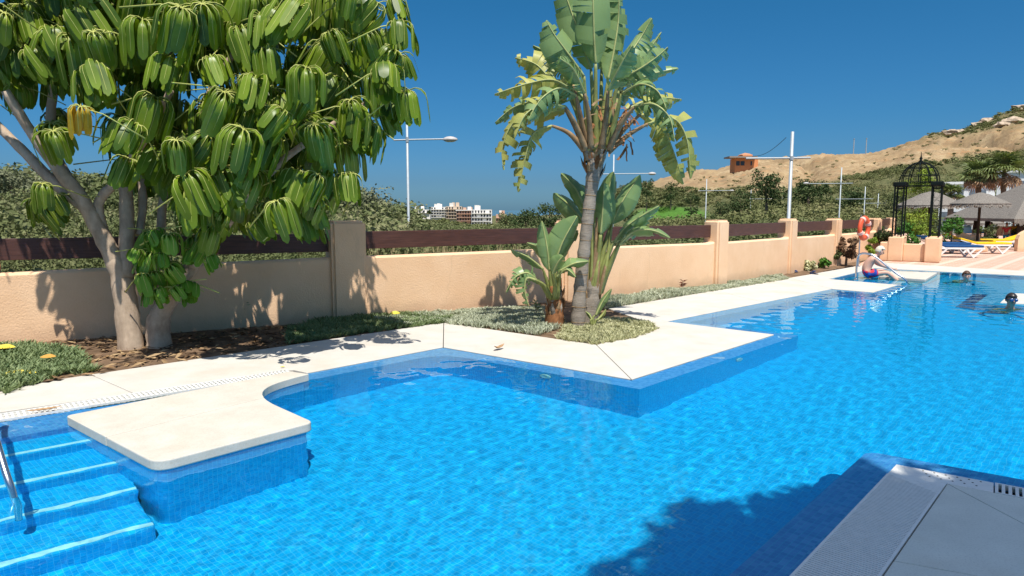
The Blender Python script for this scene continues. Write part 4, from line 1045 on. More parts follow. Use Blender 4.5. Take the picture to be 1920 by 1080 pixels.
# ================================================================ COUNTRY BEYOND THE WALL
def leaf_cloud(n, R_, Hh, leaf, seed, clumps=14, shell=.55):
    """leaf-sized quads gathered in clumps through the volume of a crown (unit: metres, foot at z=0)"""
    rg = np.random.default_rng(seed)
    th = rg.random(clumps) * 6.283; rad = np.sqrt(rg.random(clumps)) * .78; zc = rg.uniform(.22, .85, clumps)
    lim = np.sqrt(np.clip(1 - ((zc - .5) / .55) ** 2, .1, 1)); cc = np.stack([np.cos(th) * rad * lim * R_, np.sin(th) * rad * lim * R_, zc * Hh], -1)
    cr = rg.uniform(.28, .5, clumps) * R_
    i = rg.integers(0, clumps, n); d = rg.normal(size=(n, 3)); d /= np.linalg.norm(d, axis=1)[:, None]
    p = cc[i] + d * (cr[i] * (shell + (1 - shell) * rg.random(n)))[:, None] * np.array([1, 1, .8]); p[:, 2] = np.maximum(p[:, 2], .02)
    nn = d + rg.normal(size=(n, 3)) * .7 + np.array([0, 0, .3]); nn /= np.linalg.norm(nn, axis=1)[:, None]
    u = np.cross(nn, rg.normal(size=(n, 3))); u /= np.linalg.norm(u, axis=1)[:, None] + 1e-9; w = np.cross(nn, u)
    s = leaf * rg.uniform(.6, 1.4, n)[:, None]
    co = np.stack([p - u * s, p + w * s * .55, p + u * s, p - w * s * .55], 1)
    return co.reshape(-1, 3)
def scrub_mat(name, cols, sc=.35):
    k = N(name); p = k.pos(); n1 = k.noise(p, sc, 3, .6); n2 = k.noise(p, sc * 9, 3, .6)
    f = k.math('ADD', k.math('MULTIPLY', n1, .8), k.math('MULTIPLY', n2, .35))
    cc = k.ramp(f, [(.32 + .42 * i / (len(cols) - 1), c) for i, c in enumerate(cols)])
    b = k.bsdf(cc, .8, .15); tr = k.n('BsdfTranslucent'); k.l(cc, tr.inputs[0]); mx = k.n('MixShader'); mx.inputs[0].default_value = .15
    k.l(b.outputs[0], mx.inputs[1]); k.l(tr.outputs[0], mx.inputs[2]); k.l(mx.outputs[0], k.out.inputs[0]); return k.m
M_SCN = scrub_mat('near_scrub_leaf', [(.04, .058, .02), (.085, .108, .038), (.14, .16, .064), (.24, .23, .12)])
M_SCF = scrub_mat('far_scrub_leaf', [(.05, .065, .022), (.10, .115, .04), (.17, .18, .07), (.27, .24, .12)], .05)
M_DRY = plain('dry_grass', (.42, .34, .18), .9, .1, var=.3, scale=3)
M_TRK = bark('country_bark', (.10, .075, .05), (.22, .17, .12), 4)
def scatter(name, label, cat, spots, temps, mat):
    """spots: x, y, z, scale, height scale, turn -> ONE object that reads as a mass"""
    out = []; rg = np.random.default_rng(len(spots))
    for (x, y, z, s, h, a) in spots:
        t = temps[rg.integers(0, len(temps))]; c, sn = math.cos(a), math.sin(a)
        out.append(np.stack([(t[:, 0] * c - t[:, 1] * sn) * s + x, (t[:, 0] * sn + t[:, 1] * c) * s + y, t[:, 2] * h + z], -1))
    co = np.concatenate(out).astype('f'); n = len(co) // 4
    o = obj(name, quads_np(name, co, np.arange(4 * n).reshape(n, 4)), mat); tag(o, label, cat, kind='stuff'); return o
def spots(n, px0, px1, D0, D1, smin, smax, hk, seed, veg=None, clear=2.0):
    rg = np.random.default_rng(seed); out = []; tries = 0
    while len(out) < n and tries < n * 30:
        tries += 1; D = math.exp(rg.uniform(math.log(D0), math.log(D1))); px = rg.uniform(px0, px1); x = (px - 960) / FPX * D
        if inside(GARDEN, np.array([x]), np.array([D - clear]))[0] or inside(GARDEN, np.array([x]), np.array([D]))[0]: continue
        z = float(ground_z(x, D)); v, g = veg_at(np.array([x]), np.array([D]), np.array([z]))
        if veg and (v[0] < rg.uniform(.25, .85) or g[0] > .35): continue
        if not veg and g[0] > .3 and D > 60: continue
        if not veg and 1190 < px < 1325 and 55 < D < 240 and rg.random() < .75: continue
        s = rg.uniform(smin, smax); out.append((x, D, z - .1 * s, s, s * hk * rg.uniform(.7, 1.2), rg.random() * 6.28))
    return out
NT = [leaf_cloud(720, 1, 1, .052, s) for s in range(5)]
MT = [leaf_cloud(260, 1, 1, .078, s + 20) for s in range(5)]
FT = [leaf_cloud(64, 1, 1, .22, s + 40, 8) for s in range(6)]
scatter('scrub', 'olive scrub bushes on the slope behind the umbrella tree', 'scrub', spots(150, -150, 760, 17, 45, .7, 1.7, .95, 1) , NT, M_SCN)
scatter('scrub', 'grey green scrub covering the hillside at upper left', 'scrub', spots(420, -200, 780, 42, 170, 1.2, 2.8, .9, 2), MT, M_SCN)
scatter('scrub', 'low scrub growing in the dip beyond the middle wall planks', 'scrub', spots(150, 740, 1340, 24, 70, .7, 1.5, .8, 3), NT, M_SCN)
scatter('scrub', 'scrub and bushes in the valley left of the golf green', 'scrub', spots(460, 740, 1340, 65, 330, .8, 1.9, .75, 4), MT, M_SCN)
scatter('scrub', 'scrub beyond the wall under the street lamps at right', 'scrub', spots(240, 1320, 1760, 32, 110, .8, 1.9, .85, 5), NT, M_SCN)
scatter('scrub', 'dark green scrub on the lower slope of the bare hill', 'scrub', spots(900, 1200, 2050, 100, 330, 1.5, 3.8, .8, 6, True), MT, M_SCF)
scatter('scrub', 'sparse scrub dotting the upper hill and its ridge', 'scrub', spots(1500, 1150, 2150, 280, 520, 1.2, 3.2, .7, 7, True), FT, M_SCF)
scatter('scrub', 'scrub covering the far coastal rise before the sea', 'scrub', spots(800, 400, 1250, 200, 385, 1.2, 2.4, .6, 8), FT, M_SCF)
scatter('scrub', 'low scrub close behind the shaded left wall', 'scrub', spots(130, -150, 780, 10.5, 18, .35, .75, .95, 31, clear=.9), NT, M_SCN)
scatter('scrub', 'lone tufts of scrub dotting the bare tan slope', 'scrub', spots(260, 1180, 2100, 240, 480, .7, 1.7, .7, 41), FT, M_SCF)
# dry grass stalks just over the wall
def stalks():
    rg = np.random.default_rng(5); c = []; h = []
    for (x, D, z, s, hh, a) in spots(420, 560, 1560, 17, 30, .3, .6, 1, 12, clear=1.0):
        c.append((x, D, z)); h.append(rg.uniform(.4, .9))
    co, q = tufts(np.array(c), np.array(h), 16, .16, .006, 4)
    o = obj('dry_grass', quads_np('dry_grass', co, q), M_DRY); tag(o, 'dry straw coloured grass just beyond the garden wall', 'grass', kind='stuff')
stalks()
# rocks on the ridge
rkm = plain('ridge_rock', (.42, .33, .24), .95, .1, var=.35, scale=.6, bump=.8, bscale=2)
rkp = random.Random(3)
def rock(px, D, s, label):
    x = (px - 960) / FPX * D; bm = bmesh.new(); bmesh.ops.create_icosphere(bm, subdivisions=2, radius=1)
    for v in bm.verts: v.co = Vector((v.co.x * 1.7, v.co.y * 1.2, v.co.z * .75)) * s * (1 + .35 * math.sin(v.co.x * 3 + v.co.z * 4 + px) * math.cos(v.co.y * 3.3 + s))
    me = bpy.data.meshes.new('ridge_rock'); bm.to_mesh(me); bm.free()
    o = obj('ridge_rock', me, rkm); o.location = (x, D, float(ground_z(x, D)) + .15 * s); tag(o, label, 'rock', 'pale rocks along the hill ridge')
rock(1765, 492, 3.2, 'pale grey rock lowest on the hill ridge'); rock(1782, 494, 2.6, 'pale rock second from the left on the hill ridge'); rock(1815, 496, 2.6, 'small pale rock midway along the hill ridge'); rock(1832, 496, 3, 'pale rock on the hill ridge left of the summit'); rock(1890, 498, 3.4, 'pale rock at the summit of the hill ridge'); rock(1880, 420, 3.6, 'orange tinged rock outcrop below the summit'); rock(1862, 415, 2.8, 'squat tan rock outcrop left below the summit')
# ---- single trees
def country_tree(px, D, top_py, wpx, label, seed, mat=M_SCN, trunk=.25):
    x = (px - 960) / FPX * D; z = float(ground_z(x, D)) - .2; top = CAMH + (HORY - top_py) / FPX * D; H_ = max(2.0, top - z); R_ = wpx / FPX * D / 2
    t = empty('tree', (x, D, z), 0, label, 'tree', 'trees beyond the wall')
    MB().tube([(0, 0, 0), (.05 * R_, 0, H_ * trunk), (-.03 * R_, .02, H_ * .7)], [.07 * R_ + .06, .06 * R_ + .03, .03], 7).build('trunk', M_TRK, t)
    n = int(min(2600, max(500, wpx * 22))); co = leaf_cloud(n, R_, H_ * (1 - trunk * .6), max(.05, .028 * R_ + 1.1 * D / FPX), seed, 20, .5); co[:, 2] += H_ * trunk * .55
    obj('crown', quads_np('crown', co, np.arange(4 * n).reshape(n, 4)), mat, t)
M_TD = scrub_mat('dark_tree_leaf', [(.018, .034, .014), (.035, .06, .02), (.06, .09, .03), (.10, .125, .05)], .25)
M_TG = scrub_mat('olive_tree_leaf', [(.08, .095, .055), (.14, .155, .085), (.21, .22, .13)], .4)
for a in [(672, 44, 352, 130, 'grey green olive tree beside the crown edge of the umbrella tree', 1, M_TG), (590, 50, 362, 90, 'olive tree showing below the umbrella tree leaves at right', 2, M_TG), (30, 40, 318, 150, 'round scrub oak at the far left edge of the hillside', 3, M_TG), (130, 46, 335, 110, 'dusty olive tree between the left limbs', 4, M_TG),
          (985, 120, 392, 62, 'dark tree right of the white town', 5, M_TD), (1030, 105, 376, 66, 'dark broad tree left of the tall banana trunk', 6, M_TD), (950, 190, 398, 40, 'small tree at the end of the white town', 7, M_SCN), (1178, 125, 366, 46, 'rounded dark tree right of the tall ringed trunk', 8, M_TD), (1293, 160, 352, 34, 'round dark tree above the golf green', 9, M_TD),
          (1432, 140, 314, 86, 'tallest dark tree below the orange house', 10, M_TD), (1385, 150, 352, 60, 'dark tree left of the tallest hillside tree', 11, M_TD), (1510, 170, 338, 80, 'broad dark tree right of the tall thick lamp post', 12, M_TD), (1348, 120, 372, 40, 'small dark tree at the right end of the golf green', 13, M_TD), (1255, 260, 336, 30, 'small bush like tree on the pale bank', 14, M_TD), (1210, 250, 330, 32, 'small tree at the left end of the pale bank', 15, M_TD), (1670, 110, 350, 60, 'dusky tree left of the iron gazebo', 16, M_SCN), (1590, 150, 345, 60, 'green tree between the lamp posts', 17, M_TD), (1100, 140, 372, 50, 'dark tree behind the upright paddle leaves', 18, M_TD)]:
    country_tree(*a)
# ---- street lamps
M_POLE = plain('galvanised_pole', (.36, .40, .42), .5, .4, metal=.2, var=.08)
M_LAMP = plain('lamp_hood', (.42, .40, .38), .5, .4, var=.1); M_LENS = plain('lamp_lens', (.62, .58, .50), .2, .5, var=.05)
def street_lamp(px, arm_py, top_py, l_px, r_px, head, label, D=None, thick=1.0):
    """arm from l_px to r_px; head: 'l' or 'r' end carries the lamp"""
    D = D or min(260, 3.35 * FPX / max(6, HORY - arm_py)); x = (px - 960) / FPX * D
    z0 = min(float(ground_z(x, D)), -.4) - .3; t = empty('street_lamp', (x, D, z0), 0, label, 'street lamp', 'street lamps along the road')
    zt = AT(px, top_py, D).z - z0; za = AT(px, arm_py, D).z - z0; r = .058 * thick + D * .0002
    MB().lathe([(r * 1.4, 0), (r * 1.4, .15), (r, .2), (r * .85, zt), (r * .4, zt + .01)], 10).build('pole', M_POLE, t, smooth=True)
    xl, xr_ = (l_px - px) / FPX * D, (r_px - px) / FPX * D
    MB().tube([(xl, 0, za - .02), (0, 0, za), (xr_, 0, za + .03)], r * .55, 8).build('arm', M_POLE, t)
    MB().lathe([(r * 1.15, -.12), (r * 1.15, .12)], 10, (0, 0, za)).build('collar', M_POLE, t)
    if head:
        hx = xl if head == 'l' else xr_
        hd = MB().lathe([(.0001, .20), (.14, .17), (.27, .09), (.31, 0), (.30, -.03), (.0001, -.03)], 16, (0, 0, 0)).build('lamp_head', M_LAMP, t, smooth=True)
        hd.location = (hx + (.2 if head == 'r' else -.2), 0, za); hd.scale = (1.15, .7, .8)
        MB().lathe([(.25, -.03), (.22, -.09), (.12, -.13), (.0001, -.14)], 14).build('lens', M_LENS, hd, smooth=True)
    return t
street_lamp(767, 262, 205, 742, 838, 'r', 'street lamp with long arm standing nearest, right of the umbrella tree', 32, 1.0)
street_lamp(593, 300, 240, 570, 660, None, 'lamp pole mostly hidden behind the umbrella tree leaves', 30)
street_lamp(1148, 326, 290, 1128, 1215, 'r', 'street lamp half hidden behind the tall banana trunk', 58)
street_lamp(1321, 357.5, 336, 1306, 1366, 'r', 'street lamp over the right end of the golf green', 110)
street_lamp(1404, 373, 354, 1392, 1440, 'r', 'small street lamp behind the second visible pillar', 180)
street_lamp(1476, 296.5, 247, 1392, 1511, None, 'tallest thick lamp post with a wide cross arm behind the third pillar', 44, 1.9)
street_lamp(1463, 384.5, 369, 1453, 1492, None, 'tiny lamp post just left of the tall thick post', 230)
street_lamp(1497, 393, 379, 1489, 1529, 'r', 'tiny street lamp right of the tall thick post', 240)
street_lamp(1570, 344, 314, 1509, 1592, 'l', 'street lamp whose head points left towards the thick post', 78)
street_lamp(1616, 373, 350, 1562, 1632, None, 'lamp post with its arm left, beyond the fourth pillar', 120)
street_lamp(1641, 381, 363, 1605, 1661, None, 'thin lamp post behind the orange life ring', 150)
street_lamp(1656.5, 392, 376, 1626, 1668, None, 'thinnest lamp post left of the iron gazebo', 190)
street_lamp(1583, 407, 395, 1557, 1592, None, 'tiny far lamp post low between two taller ones', 240)
street_lamp(1455, 402, 393, 1448, 1490, None, 'tiny low lamp post left of the third pillar', 250)
for px, lb in ((1590, 'thin pole on the ridge left of its twin'), (1613, 'thin pole on the ridge right of its twin')):
    D = 470; x = (px - 960) / FPX * D; z = float(ground_z(x, D)) - 1; t = empty('ridge_pole', (x, D, z), 0, lb, 'pole', 'thin poles on the ridge')
    MB().lathe([(.35, 0), (.3, 12.5), (.1, 12.6)], 8).build('shaft', M_POLE, t); MB().lathe([(.5, 12.4), (.5, 12.8)], 8).build('cap', M_POLE, t)
# cable from the tall post
a_, b_ = AT(1474, 258, 44), AT(1410, 293, 60)
o = MB().tube([a_ + (b_ - a_) * t + Vector((0, 0, -.35 * math.sin(math.pi * t))) for t in [i / 10 for i in range(11)]], .018, 5).build('cable', plain('cable_dark', (.03, .03, .03))); tag(o, 'thin dark cable running down left from the tall post', 'cable')
# ---- far town
M_TW = plain('town_white', (.78, .74, .68), .9, .1, var=.06, scale=.1); M_TP = plain('town_pink', (.55, .36, .26), .9, .1, var=.1, scale=.1); M_TB = plain('town_buff', (.62, .50, .38), .9, .1, var=.1, scale=.1)
M_WIN = plain('dark_window', (.035, .04, .05), .2, .5, var=.2); M_TROOF = plain('terracotta_roof', (.42, .22, .13), .9, .1)
def town_block(px0, px1, top, bot, D, label, mat, rows, cols, seed, roof=None):
    r = random.Random(seed); a, b = AT(px0, bot, D), AT(px1, bot, D); w = b.x - a.x; z1 = AT(px0, top, D).z; z0 = a.z - 4; dp = 12
    t = empty('apartment_block', ((a.x + b.x) / 2, D, z0), 0, label, 'building', 'far town buildings')
    MB().box((0, dp / 2, (z1 - z0) / 2), (w, dp, z1 - z0)).build('wall', mat, t)
    vz = (z1 - a.z) / rows; vx = w / cols
    for i in range(rows):
        for j in range(cols):
            if r.random() < .12: continue
            MB().box((-w / 2 + vx * (j + .5), -.04, a.z - z0 + vz * (i + .5)), (vx * .5, .3, vz * .55)).build('window', M_WIN, t)
        MB().box((0, -.5, a.z - z0 + vz * i + .1), (w * .96, 1.2, .25)).build('balcony', mat, t)
    for k in range(max(2, cols // 2)):
        MB().box((r.uniform(-w / 2 + 1, w / 2 - 1), r.uniform(2, 9), z1 - z0 + .9), (r.uniform(1.2, 2.6), 2, 1.8 + r.random() * 1.6)).build('roof_tower', mat if k % 3 else M_TW, t)
    if roof: MB().prism([(-w / 2 - .4, -.8), (w / 2 + .4, -.8), (w / 2 + .4, dp + .4), (-w / 2 - .4, dp + .4)], z1 - z0, z1 - z0 + .5).build('roof', roof, t)
town_block(776, 806, 393, 400, 470, 'low white far building, leftmost of the town', M_TW, 1, 4, 1)
town_block(808, 838, 388, 408, 440, 'tall white far apartment block left of the town centre', M_TW, 4, 6, 2)
town_block(836, 866, 387, 410, 435, 'white and buff far apartment block in the town centre', M_TB, 4, 6, 3)
town_block(856, 886, 395, 421, 400, 'pinkish far apartment block with balconies', M_TP, 4, 6, 4, M_TW)
town_block(884, 922, 393, 423, 395, 'pale far apartment block at the right of the town', M_TW, 4, 7, 5)
town_block(930, 950, 402, 416, 420, 'brownish far building among trees right of town', M_TP, 2, 4, 6)
# ---- orange house on the ridge
def ridge_house():
    D = 430; a = AT(1378, 316, D); b = AT(1421, 316, D); w = b.x - a.x; zt = AT(1400, 296.5, D).z; z0 = a.z - 3
    t = empty('ridge_house', ((a.x + b.x) / 2, D, z0), 0, 'orange house with wide flat roof on the bare ridge', 'house')
    m = plain('orange_render', (.66, .27, .12), .9, .1, var=.08, scale=.2); h = zt - z0
    MB().box((0, 5, h / 2), (w, 10, h)).build('wall', m, t)
    rf = MB().prism([(-w / 2 - 5.0, -4.5), (w * .36, -4.5), (w * .36, 7), (-w / 2 - 5.0, 7)], h, h + .9).build('roof', plain('house_roof', (.26, .22, .19), .9), t)
    MB().prism([(-w * .2, -1), (w * .22, -1), (w * .22, 8), (-w * .2, 8)], h + .9, h + 2.0).build('roof_storey', m, rf)
    MB().lathe([(w * .36, 0), (w * .2, .9), (.2, 1.5)], 4, (0, 3.5, h + 2.0), rot=Matrix.Rotation(R(45), 3, 'Z')).build('tile_roof', M_TROOF, rf)
    for x, ww in ((-w * .38, 2.2), (-w * .18, 2.4), (w * .2, .8)): MB().box((x, -.05, h - 3.2), (ww, .4, 2.6)).build('window', M_WIN, t)
ridge_house()
# ================================================================ TERRACE BEYOND THE POOL
def paving():
    k = N('terracotta_paving'); p = k.pos(); rot = k.n('VectorRotate', rotation_type='Z_AXIS'); rot.inputs['Angle'].default_value = AZA; k.l(p, rot.inputs['Vector'])
    br = k.n('TexBrick'); k.set(br, Scale=1.0, Mortar_Size=.012); br.inputs['Brick Width'].default_value = .42; br.inputs['Row Height'].default_value = .21
    br.inputs['Color1'].default_value = (.58, .33, .24, 1); br.inputs['Color2'].default_value = (.50, .27, .19, 1); br.inputs['Mortar'].default_value = (.58, .47, .38, 1); k.l(rot.outputs[0], br.inputs['Vector'])
    wv = k.n('TexWave', wave_type='BANDS', bands_direction='X'); k.set(wv, Scale=.42); k.l(rot.outputs[0], wv.inputs['Vector'])
    cc = k.mix(k.ramp(wv.outputs['Fac'], [(.80, (0, 0, 0)), (.9, (.55, .55, .55))]), br.outputs['Color'], (.66, .54, .44))
    cc = k.mix(k.math('MULTIPLY', k.noise(p, 1.5, 4), .3), cc, (.62, .42, .32))
    k.bsdf(cc, .85, .2, 0, k.bump(br.outputs['Fac'], -.3, .006)); return k.m
M_PAVE = paving()
tp_ = [B7, FB0, FB1, (62, FB1[1] + 2), (62, 49), (21, 49), (17.3, 33), tuple(WPT[8]), tuple(WPT[7])]
o = MB().prism(tp_, -.15, -.004).build('terrace', M_PAVE); tag(o, kind='structure')
M_PEACH = M_STUCCO
M_IRON = plain('black_wrought_iron', (.006, .010, .009), .7, .12, var=.3)
def gz(px, py): return Vector((*V2(px, py), 0))
# ---- gazebo
ga, gb = gz(1678, 489), gz(1747, 491.5)
gu = (gb - ga).normalized(); gv = Vector((-gu.y, gu.x, 0)); GS = (gb - ga).length
gaz = empty('gazebo', (ga + gb) / 2 + gv * GS / 2, math.atan2(gu.y, gu.x), 'black wrought iron domed gazebo on peach stucco pedestals', 'gazebo')
h = GS / 2; cor = [(-h, -h), (h, -h), (h, h), (-h, h)]
PZ = .80
for i, (x, y) in enumerate(cor):
    MB().box((x, y, PZ / 2), (.44, .44, PZ)).build('pedestal', M_STUCCO, gaz, bevel=.03)
    if i in (0,): MB().box((x - .33, y, PZ * .39), (.24, .4, PZ * .78)).build('pedestal_step', M_STUCCO, gaz, bevel=.03)
    for dx, dy in ((-.13, -.13), (.13, -.13), (.13, .13), (-.13, .13)):
        MB().lathe([(.016, 0), (.016, 1.68)], 8, (x + dx, y + dy, PZ)).build('post', M_IRON, gaz)
    for z in (.1, 1.60):
        mb = MB(); q = [(-.13, -.13), (.13, -.13), (.13, .13), (-.13, .13)]
        for a in range(4): mb.bar((x + q[a][0], y + q[a][1], PZ + z), (x + q[(a + 1) % 4][0], y + q[(a + 1) % 4][1], PZ + z), .02)
        mb.build('brace', M_IRON, gaz)
    for s in range(5):                          # scrolls between the posts
        mb = MB()
        for a in range(12):
            t0, t1 = a / 12 * 6.283, (a + 1) / 12 * 6.283; zz = PZ + .3 + s * .27
            mb.bar((x + .1 * math.cos(t0), y - .13, zz + .11 * math.sin(t0)), (x + .1 * math.cos(t1), y - .13, zz + .11 * math.sin(t1)), .009)
        mb.build('scroll', M_IRON, gaz)
    MB().box((x, y, PZ + 1.73), (.36, .36, .14)).build('capital', M_IRON, gaz, bevel=.02)
for i in (0, 1, 2, 3):
    a, b = Vector((*cor[i], 0)), Vector((*cor[(i + 1) % 4], 0)); d = (b - a).normalized()
    if i != 2:
        c_ = (a + b) / 2; MB().box((c_.x, c_.y, .29), (GS - .44, .2, .58), rz=math.atan2(d.y, d.x)).build('bench_wall', M_STUCCO, gaz, bevel=.025)
    for z in (1.68, 1.80): MB().bar(a + d * .18 + Vector((0, 0, PZ + z)), b - d * .18 + Vector((0, 0, PZ + z)), .025).build('beam', M_IRON, gaz)
    for s in range(9):
        q = a.lerp(b, (s + 1) / 10); MB().bar(q + Vector((0, 0, PZ + 1.68)), q + Vector((0, 0, PZ + 1.80)), .012).build('frieze_bar', M_IRON, gaz)
RZ = PZ + 1.8; Rd = h + .05; DH = .66
for k in range(12):
    a = k / 12 * 6.283; pts = [(math.cos(a) * Rd * math.cos(t), math.sin(a) * Rd * math.cos(t), RZ + DH * math.sin(t)) for t in [i / 10 * math.pi / 2 for i in range(11)]]
    MB().tube(pts, .017, 6).build('dome_rib', M_IRON, gaz)
for t in (.0, .35, .8, 1.2):
    rr = Rd * math.cos(t); MB().tube([(rr * math.cos(a), rr * math.sin(a), RZ + DH * math.sin(t)) for a in [i / 32 * 6.2832 for i in range(33)]], .014, 6, cap=False).build('dome_hoop', M_IRON, gaz)
MB().lathe([(.05, 0), (.07, .04), (.03, .09), (.05, .14), (.02, .2), (.004, .36)], 10, (0, 0, RZ + DH - .02)).build('finial', M_IRON, gaz, smooth=True)
# ---- thatch
def thatch_mat():
    k = N('grey_thatch'); c = k.coord(); mp = k.n('Mapping'); mp.inputs['Scale'].default_value = (1, 1, .25); k.l(c, mp.inputs[0]); n1 = k.noise(mp.outputs[0], 26, 6, .75); n2 = k.noise(c, 3, 4)
    cc = k.ramp(n1, [(.3, (.085, .075, .065)), (.5, (.20, .18, .155)), (.75, (.37, .335, .29))]); cc = k.mix(k.math('MULTIPLY', n2, .4), cc, (.25, .22, .19))
    k.bsdf(cc, .95, .1, 0, k.bump(n1, .9, .04)); return k.m
M_THATCH = thatch_mat(); M_DPOST = bark('dark_timber_post', (.02, .014, .010), (.07, .048, .034), 6)
def fringe(mb, r, z, n, seed, L=.14):
    rr = random.Random(seed)
    for i in range(n):
        a = i / n * 6.283; u = Vector((math.cos(a), math.sin(a), 0)); s = Vector((-u.y, u.x, 0)) * (r * 3.6 / n); l = L * rr.uniform(.5, 1.4)
        mb.add([u * r * .97 + s + Vector((0, 0, z)), u * r * .97 - s + Vector((0, 0, z)), u * r * 1.02 - s * .7 + Vector((0, 0, z - l)), u * r * 1.02 + s * .6 + Vector((0, 0, z - l * .8))], [(0, 1, 2, 3)])
def parasol(px, D, top_py, eave_py, r, label, seed, post_r=.055):
    x = (px - 960) / FPX * D; zt = AT(px, top_py, D).z; ze = AT(px, eave_py, D).z; t = empty('thatched_parasol', (x, D, 0), seed, label, 'parasol', 'thatched parasols on the terrace')
    MB().lathe([(post_r, 0), (post_r, zt - .1)], 10).build('post', M_DPOST, t)
    mb = MB(); mb.lathe([(r, ze), (r * 1.0, ze + .03), (r * .68, ze + (zt - ze) * .42), (r * .3, ze + (zt - ze) * .84), (.05, zt)], 28); fringe(mb, r, ze + .02, 90, seed); mb.build('canopy', M_THATCH, t)
    for k in range(8):
        a = k / 8 * 6.283; MB().bar((0, 0, zt - .15), (math.cos(a) * r * .95, math.sin(a) * r * .95, ze), .03).build('rafter', M_DPOST, t)
parasol(1831, 28, 361, 383, 1.05, 'thatched parasol with dark post behind the yellow loungers', 1)
parasol(1738, 31, 359, 386, 1.35, 'thatched parasol seen through and behind the iron gazebo', 2)
parasol(1836, 40, 407, 419, 1.15, 'low thatched parasol farther back behind the dark post', 3)
# ---- thatched bar
bar = empty('thatched_bar', ((2010 - 960) / FPX * 33, 33, 0), R(-8), 'open beach bar with big grey thatched roof at the right edge', 'bar')
ez = AT(1838, 409, 33).z; tz = AT(1925, 338, 33).z
hw = (2010 - 1840) / FPX * 33; hd = 3.2; rw = 2.0
vs = [(-hw, -hd, ez), (hw, -hd, ez), (hw, hd, ez), (-hw, hd, ez), (-rw, -.1, tz), (rw, -.1, tz), (rw, .1, tz), (-rw, .1, tz)]
mb = MB(); mb.add(vs, [(0, 1, 5, 4), (1, 2, 6, 5), (2, 3, 7, 6), (3, 0, 4, 7), (4, 5, 6, 7)])
mb.add([(x, y, z - .14 if z == ez else z - .2) for x, y, z in vs], [(4, 5, 1, 0), (5, 6, 2, 1), (6, 7, 3, 2), (7, 4, 0, 3)])
mb.add([(x, y, ez + d) for d in (0, -.14) for x, y in ((-hw, -hd), (hw, -hd), (hw, hd), (-hw, hd))], [(0, 4, 5, 1), (1, 5, 6, 2), (2, 6, 7, 3), (3, 7, 4, 0)])
rf = mb.build('roof', M_THATCH, bar)
mb = MB(); rq = random.Random(4)
for i in range(240):
    x = -hw + 2 * hw * i / 240; l = rq.uniform(.06, .2); mb.add([(x, -hd - .01, ez), (x + .06, -hd - .01, ez), (x + .05, -hd - .03, ez - .14 - l), (x, -hd - .03, ez - .1 - l)], [(0, 1, 2, 3)])
mb.build('thatch_fringe', M_THATCH, rf)
for x in (-hw + .55, -hw + 1.35, -hw + 1.9, -hw + 3.4, 0, 2):
    for y in (-hd + .5, hd - .5):
        MB().lathe([(.13, 0), (.12, ez + .2)], 10, (x, y, 0)).build('post', M_DPOST, bar)
MB().box((0, -hd + .35, ez - .16), (2 * hw - .5, .12, .16)).build('beam', M_DPOST, bar)
MB().box((1.2, .6, .55), (4.6, .5, 1.1)).build('counter', M_STUCCO, bar, bevel=.02)
# ---- white villas behind
M_VW = plain('villa_white', (.80, .80, .78), .85, .15, var=.04, scale=.5); M_VG = plain('villa_glass', (.16, .19, .22), .15, .6, var=.2)
def villa(px0, px1, top, D, label, wins, seed, step=None):
    a, b = AT(px0, 400, D), AT(px1, 400, D); w = b.x - a.x; zt = AT(px0, top, D).z; t = empty('white_villa', ((a.x + b.x) / 2, D, 0), 0, label, 'house', 'white villas behind the terrace')
    t.rotation_euler = (0, 0, -math.atan2((a.x + b.x) / 2, D)); w *= .9
    MB().box((0, 4, zt / 2 - .5), (w, 8, zt + 1)).build('wall', M_VW, t)
    MB().box((0, 4, zt + .1), (w + .4, 8.4, .22)).build('parapet', M_VW, t)
    for (u, z, ww, hh) in wins:
        f = MB().box((w * u, -.02, z), (ww, .1, hh)).build('window', M_VG, t)
        MB().box((w * u, -.09, z - hh / 2 - .04), (ww + .2, .12, .07)).build('sill', M_VW, f); MB().box((w * u, -.08, z), (.06, .06, hh)).build('mullion', M_VW, f)
    if step: MB().box((w * step[0], -1.6, step[1] / 2), (step[2], 3.2, step[1])).build('wing', M_VW, t)
    return t
villa(1762, 1858, 345, 62, 'white villa with grey windows behind the fan palms', [(-.3, .9, 1.4, 1.2), (-.05, .9, 1.6, 1.2), (.25, .9, 1.5, 1.2), (-.2, 2.9, 1.2, 1.0), (.2, 2.9, 1.2, 1.0)], 1, (.32, 1.9, 1.6))
villa(1872, 2010, 322, 74, 'larger white villa rising behind the thatched bar', [(-.4, 2, 1.6, 1.3), (-.2, 4.2, 1.6, 1.2), (.1, 4.2, 1.6, 1.2), (.1, 2, 1.6, 1.3)], 2)
# ---- fan palms
M_FP = leaf_mat('fan_palm_leaf', (.06, .09, .03), (.17, .21, .07), .5, .2, 2, .3); M_FPD = plain('dead_fan_leaf', (.34, .22, .13), .9, .1, var=.3)
def fan_frond(seed, n=15, L=.62):
    r = random.Random(seed); mb = MB(); mb.tube([(0, 0, 0), (.3, 0, .08), (.55, 0, .1)], [.02, .014, .01], 5)
    for k in range(n):
        a = R(-105 + 210 * k / (n - 1)); l = L * r.uniform(.8, 1.05); u = Vector((math.cos(a), math.sin(a), 0)); s = Vector((-u.y, u.x, 0)) * .035; c = Vector((.52, 0, .1)); m_ = c + u * l * .55 + Vector((0, 0, .03)); e = c + u * l + Vector((0, 0, -.16 * r.uniform(.4, 1.5)))
        mb.add([c, m_ - s + Vector((0, 0, .02)), e, m_ + s + Vector((0, 0, .02)), m_], [(0, 1, 4), (0, 4, 3), (1, 2, 4), (4, 2, 3)])
    return mb
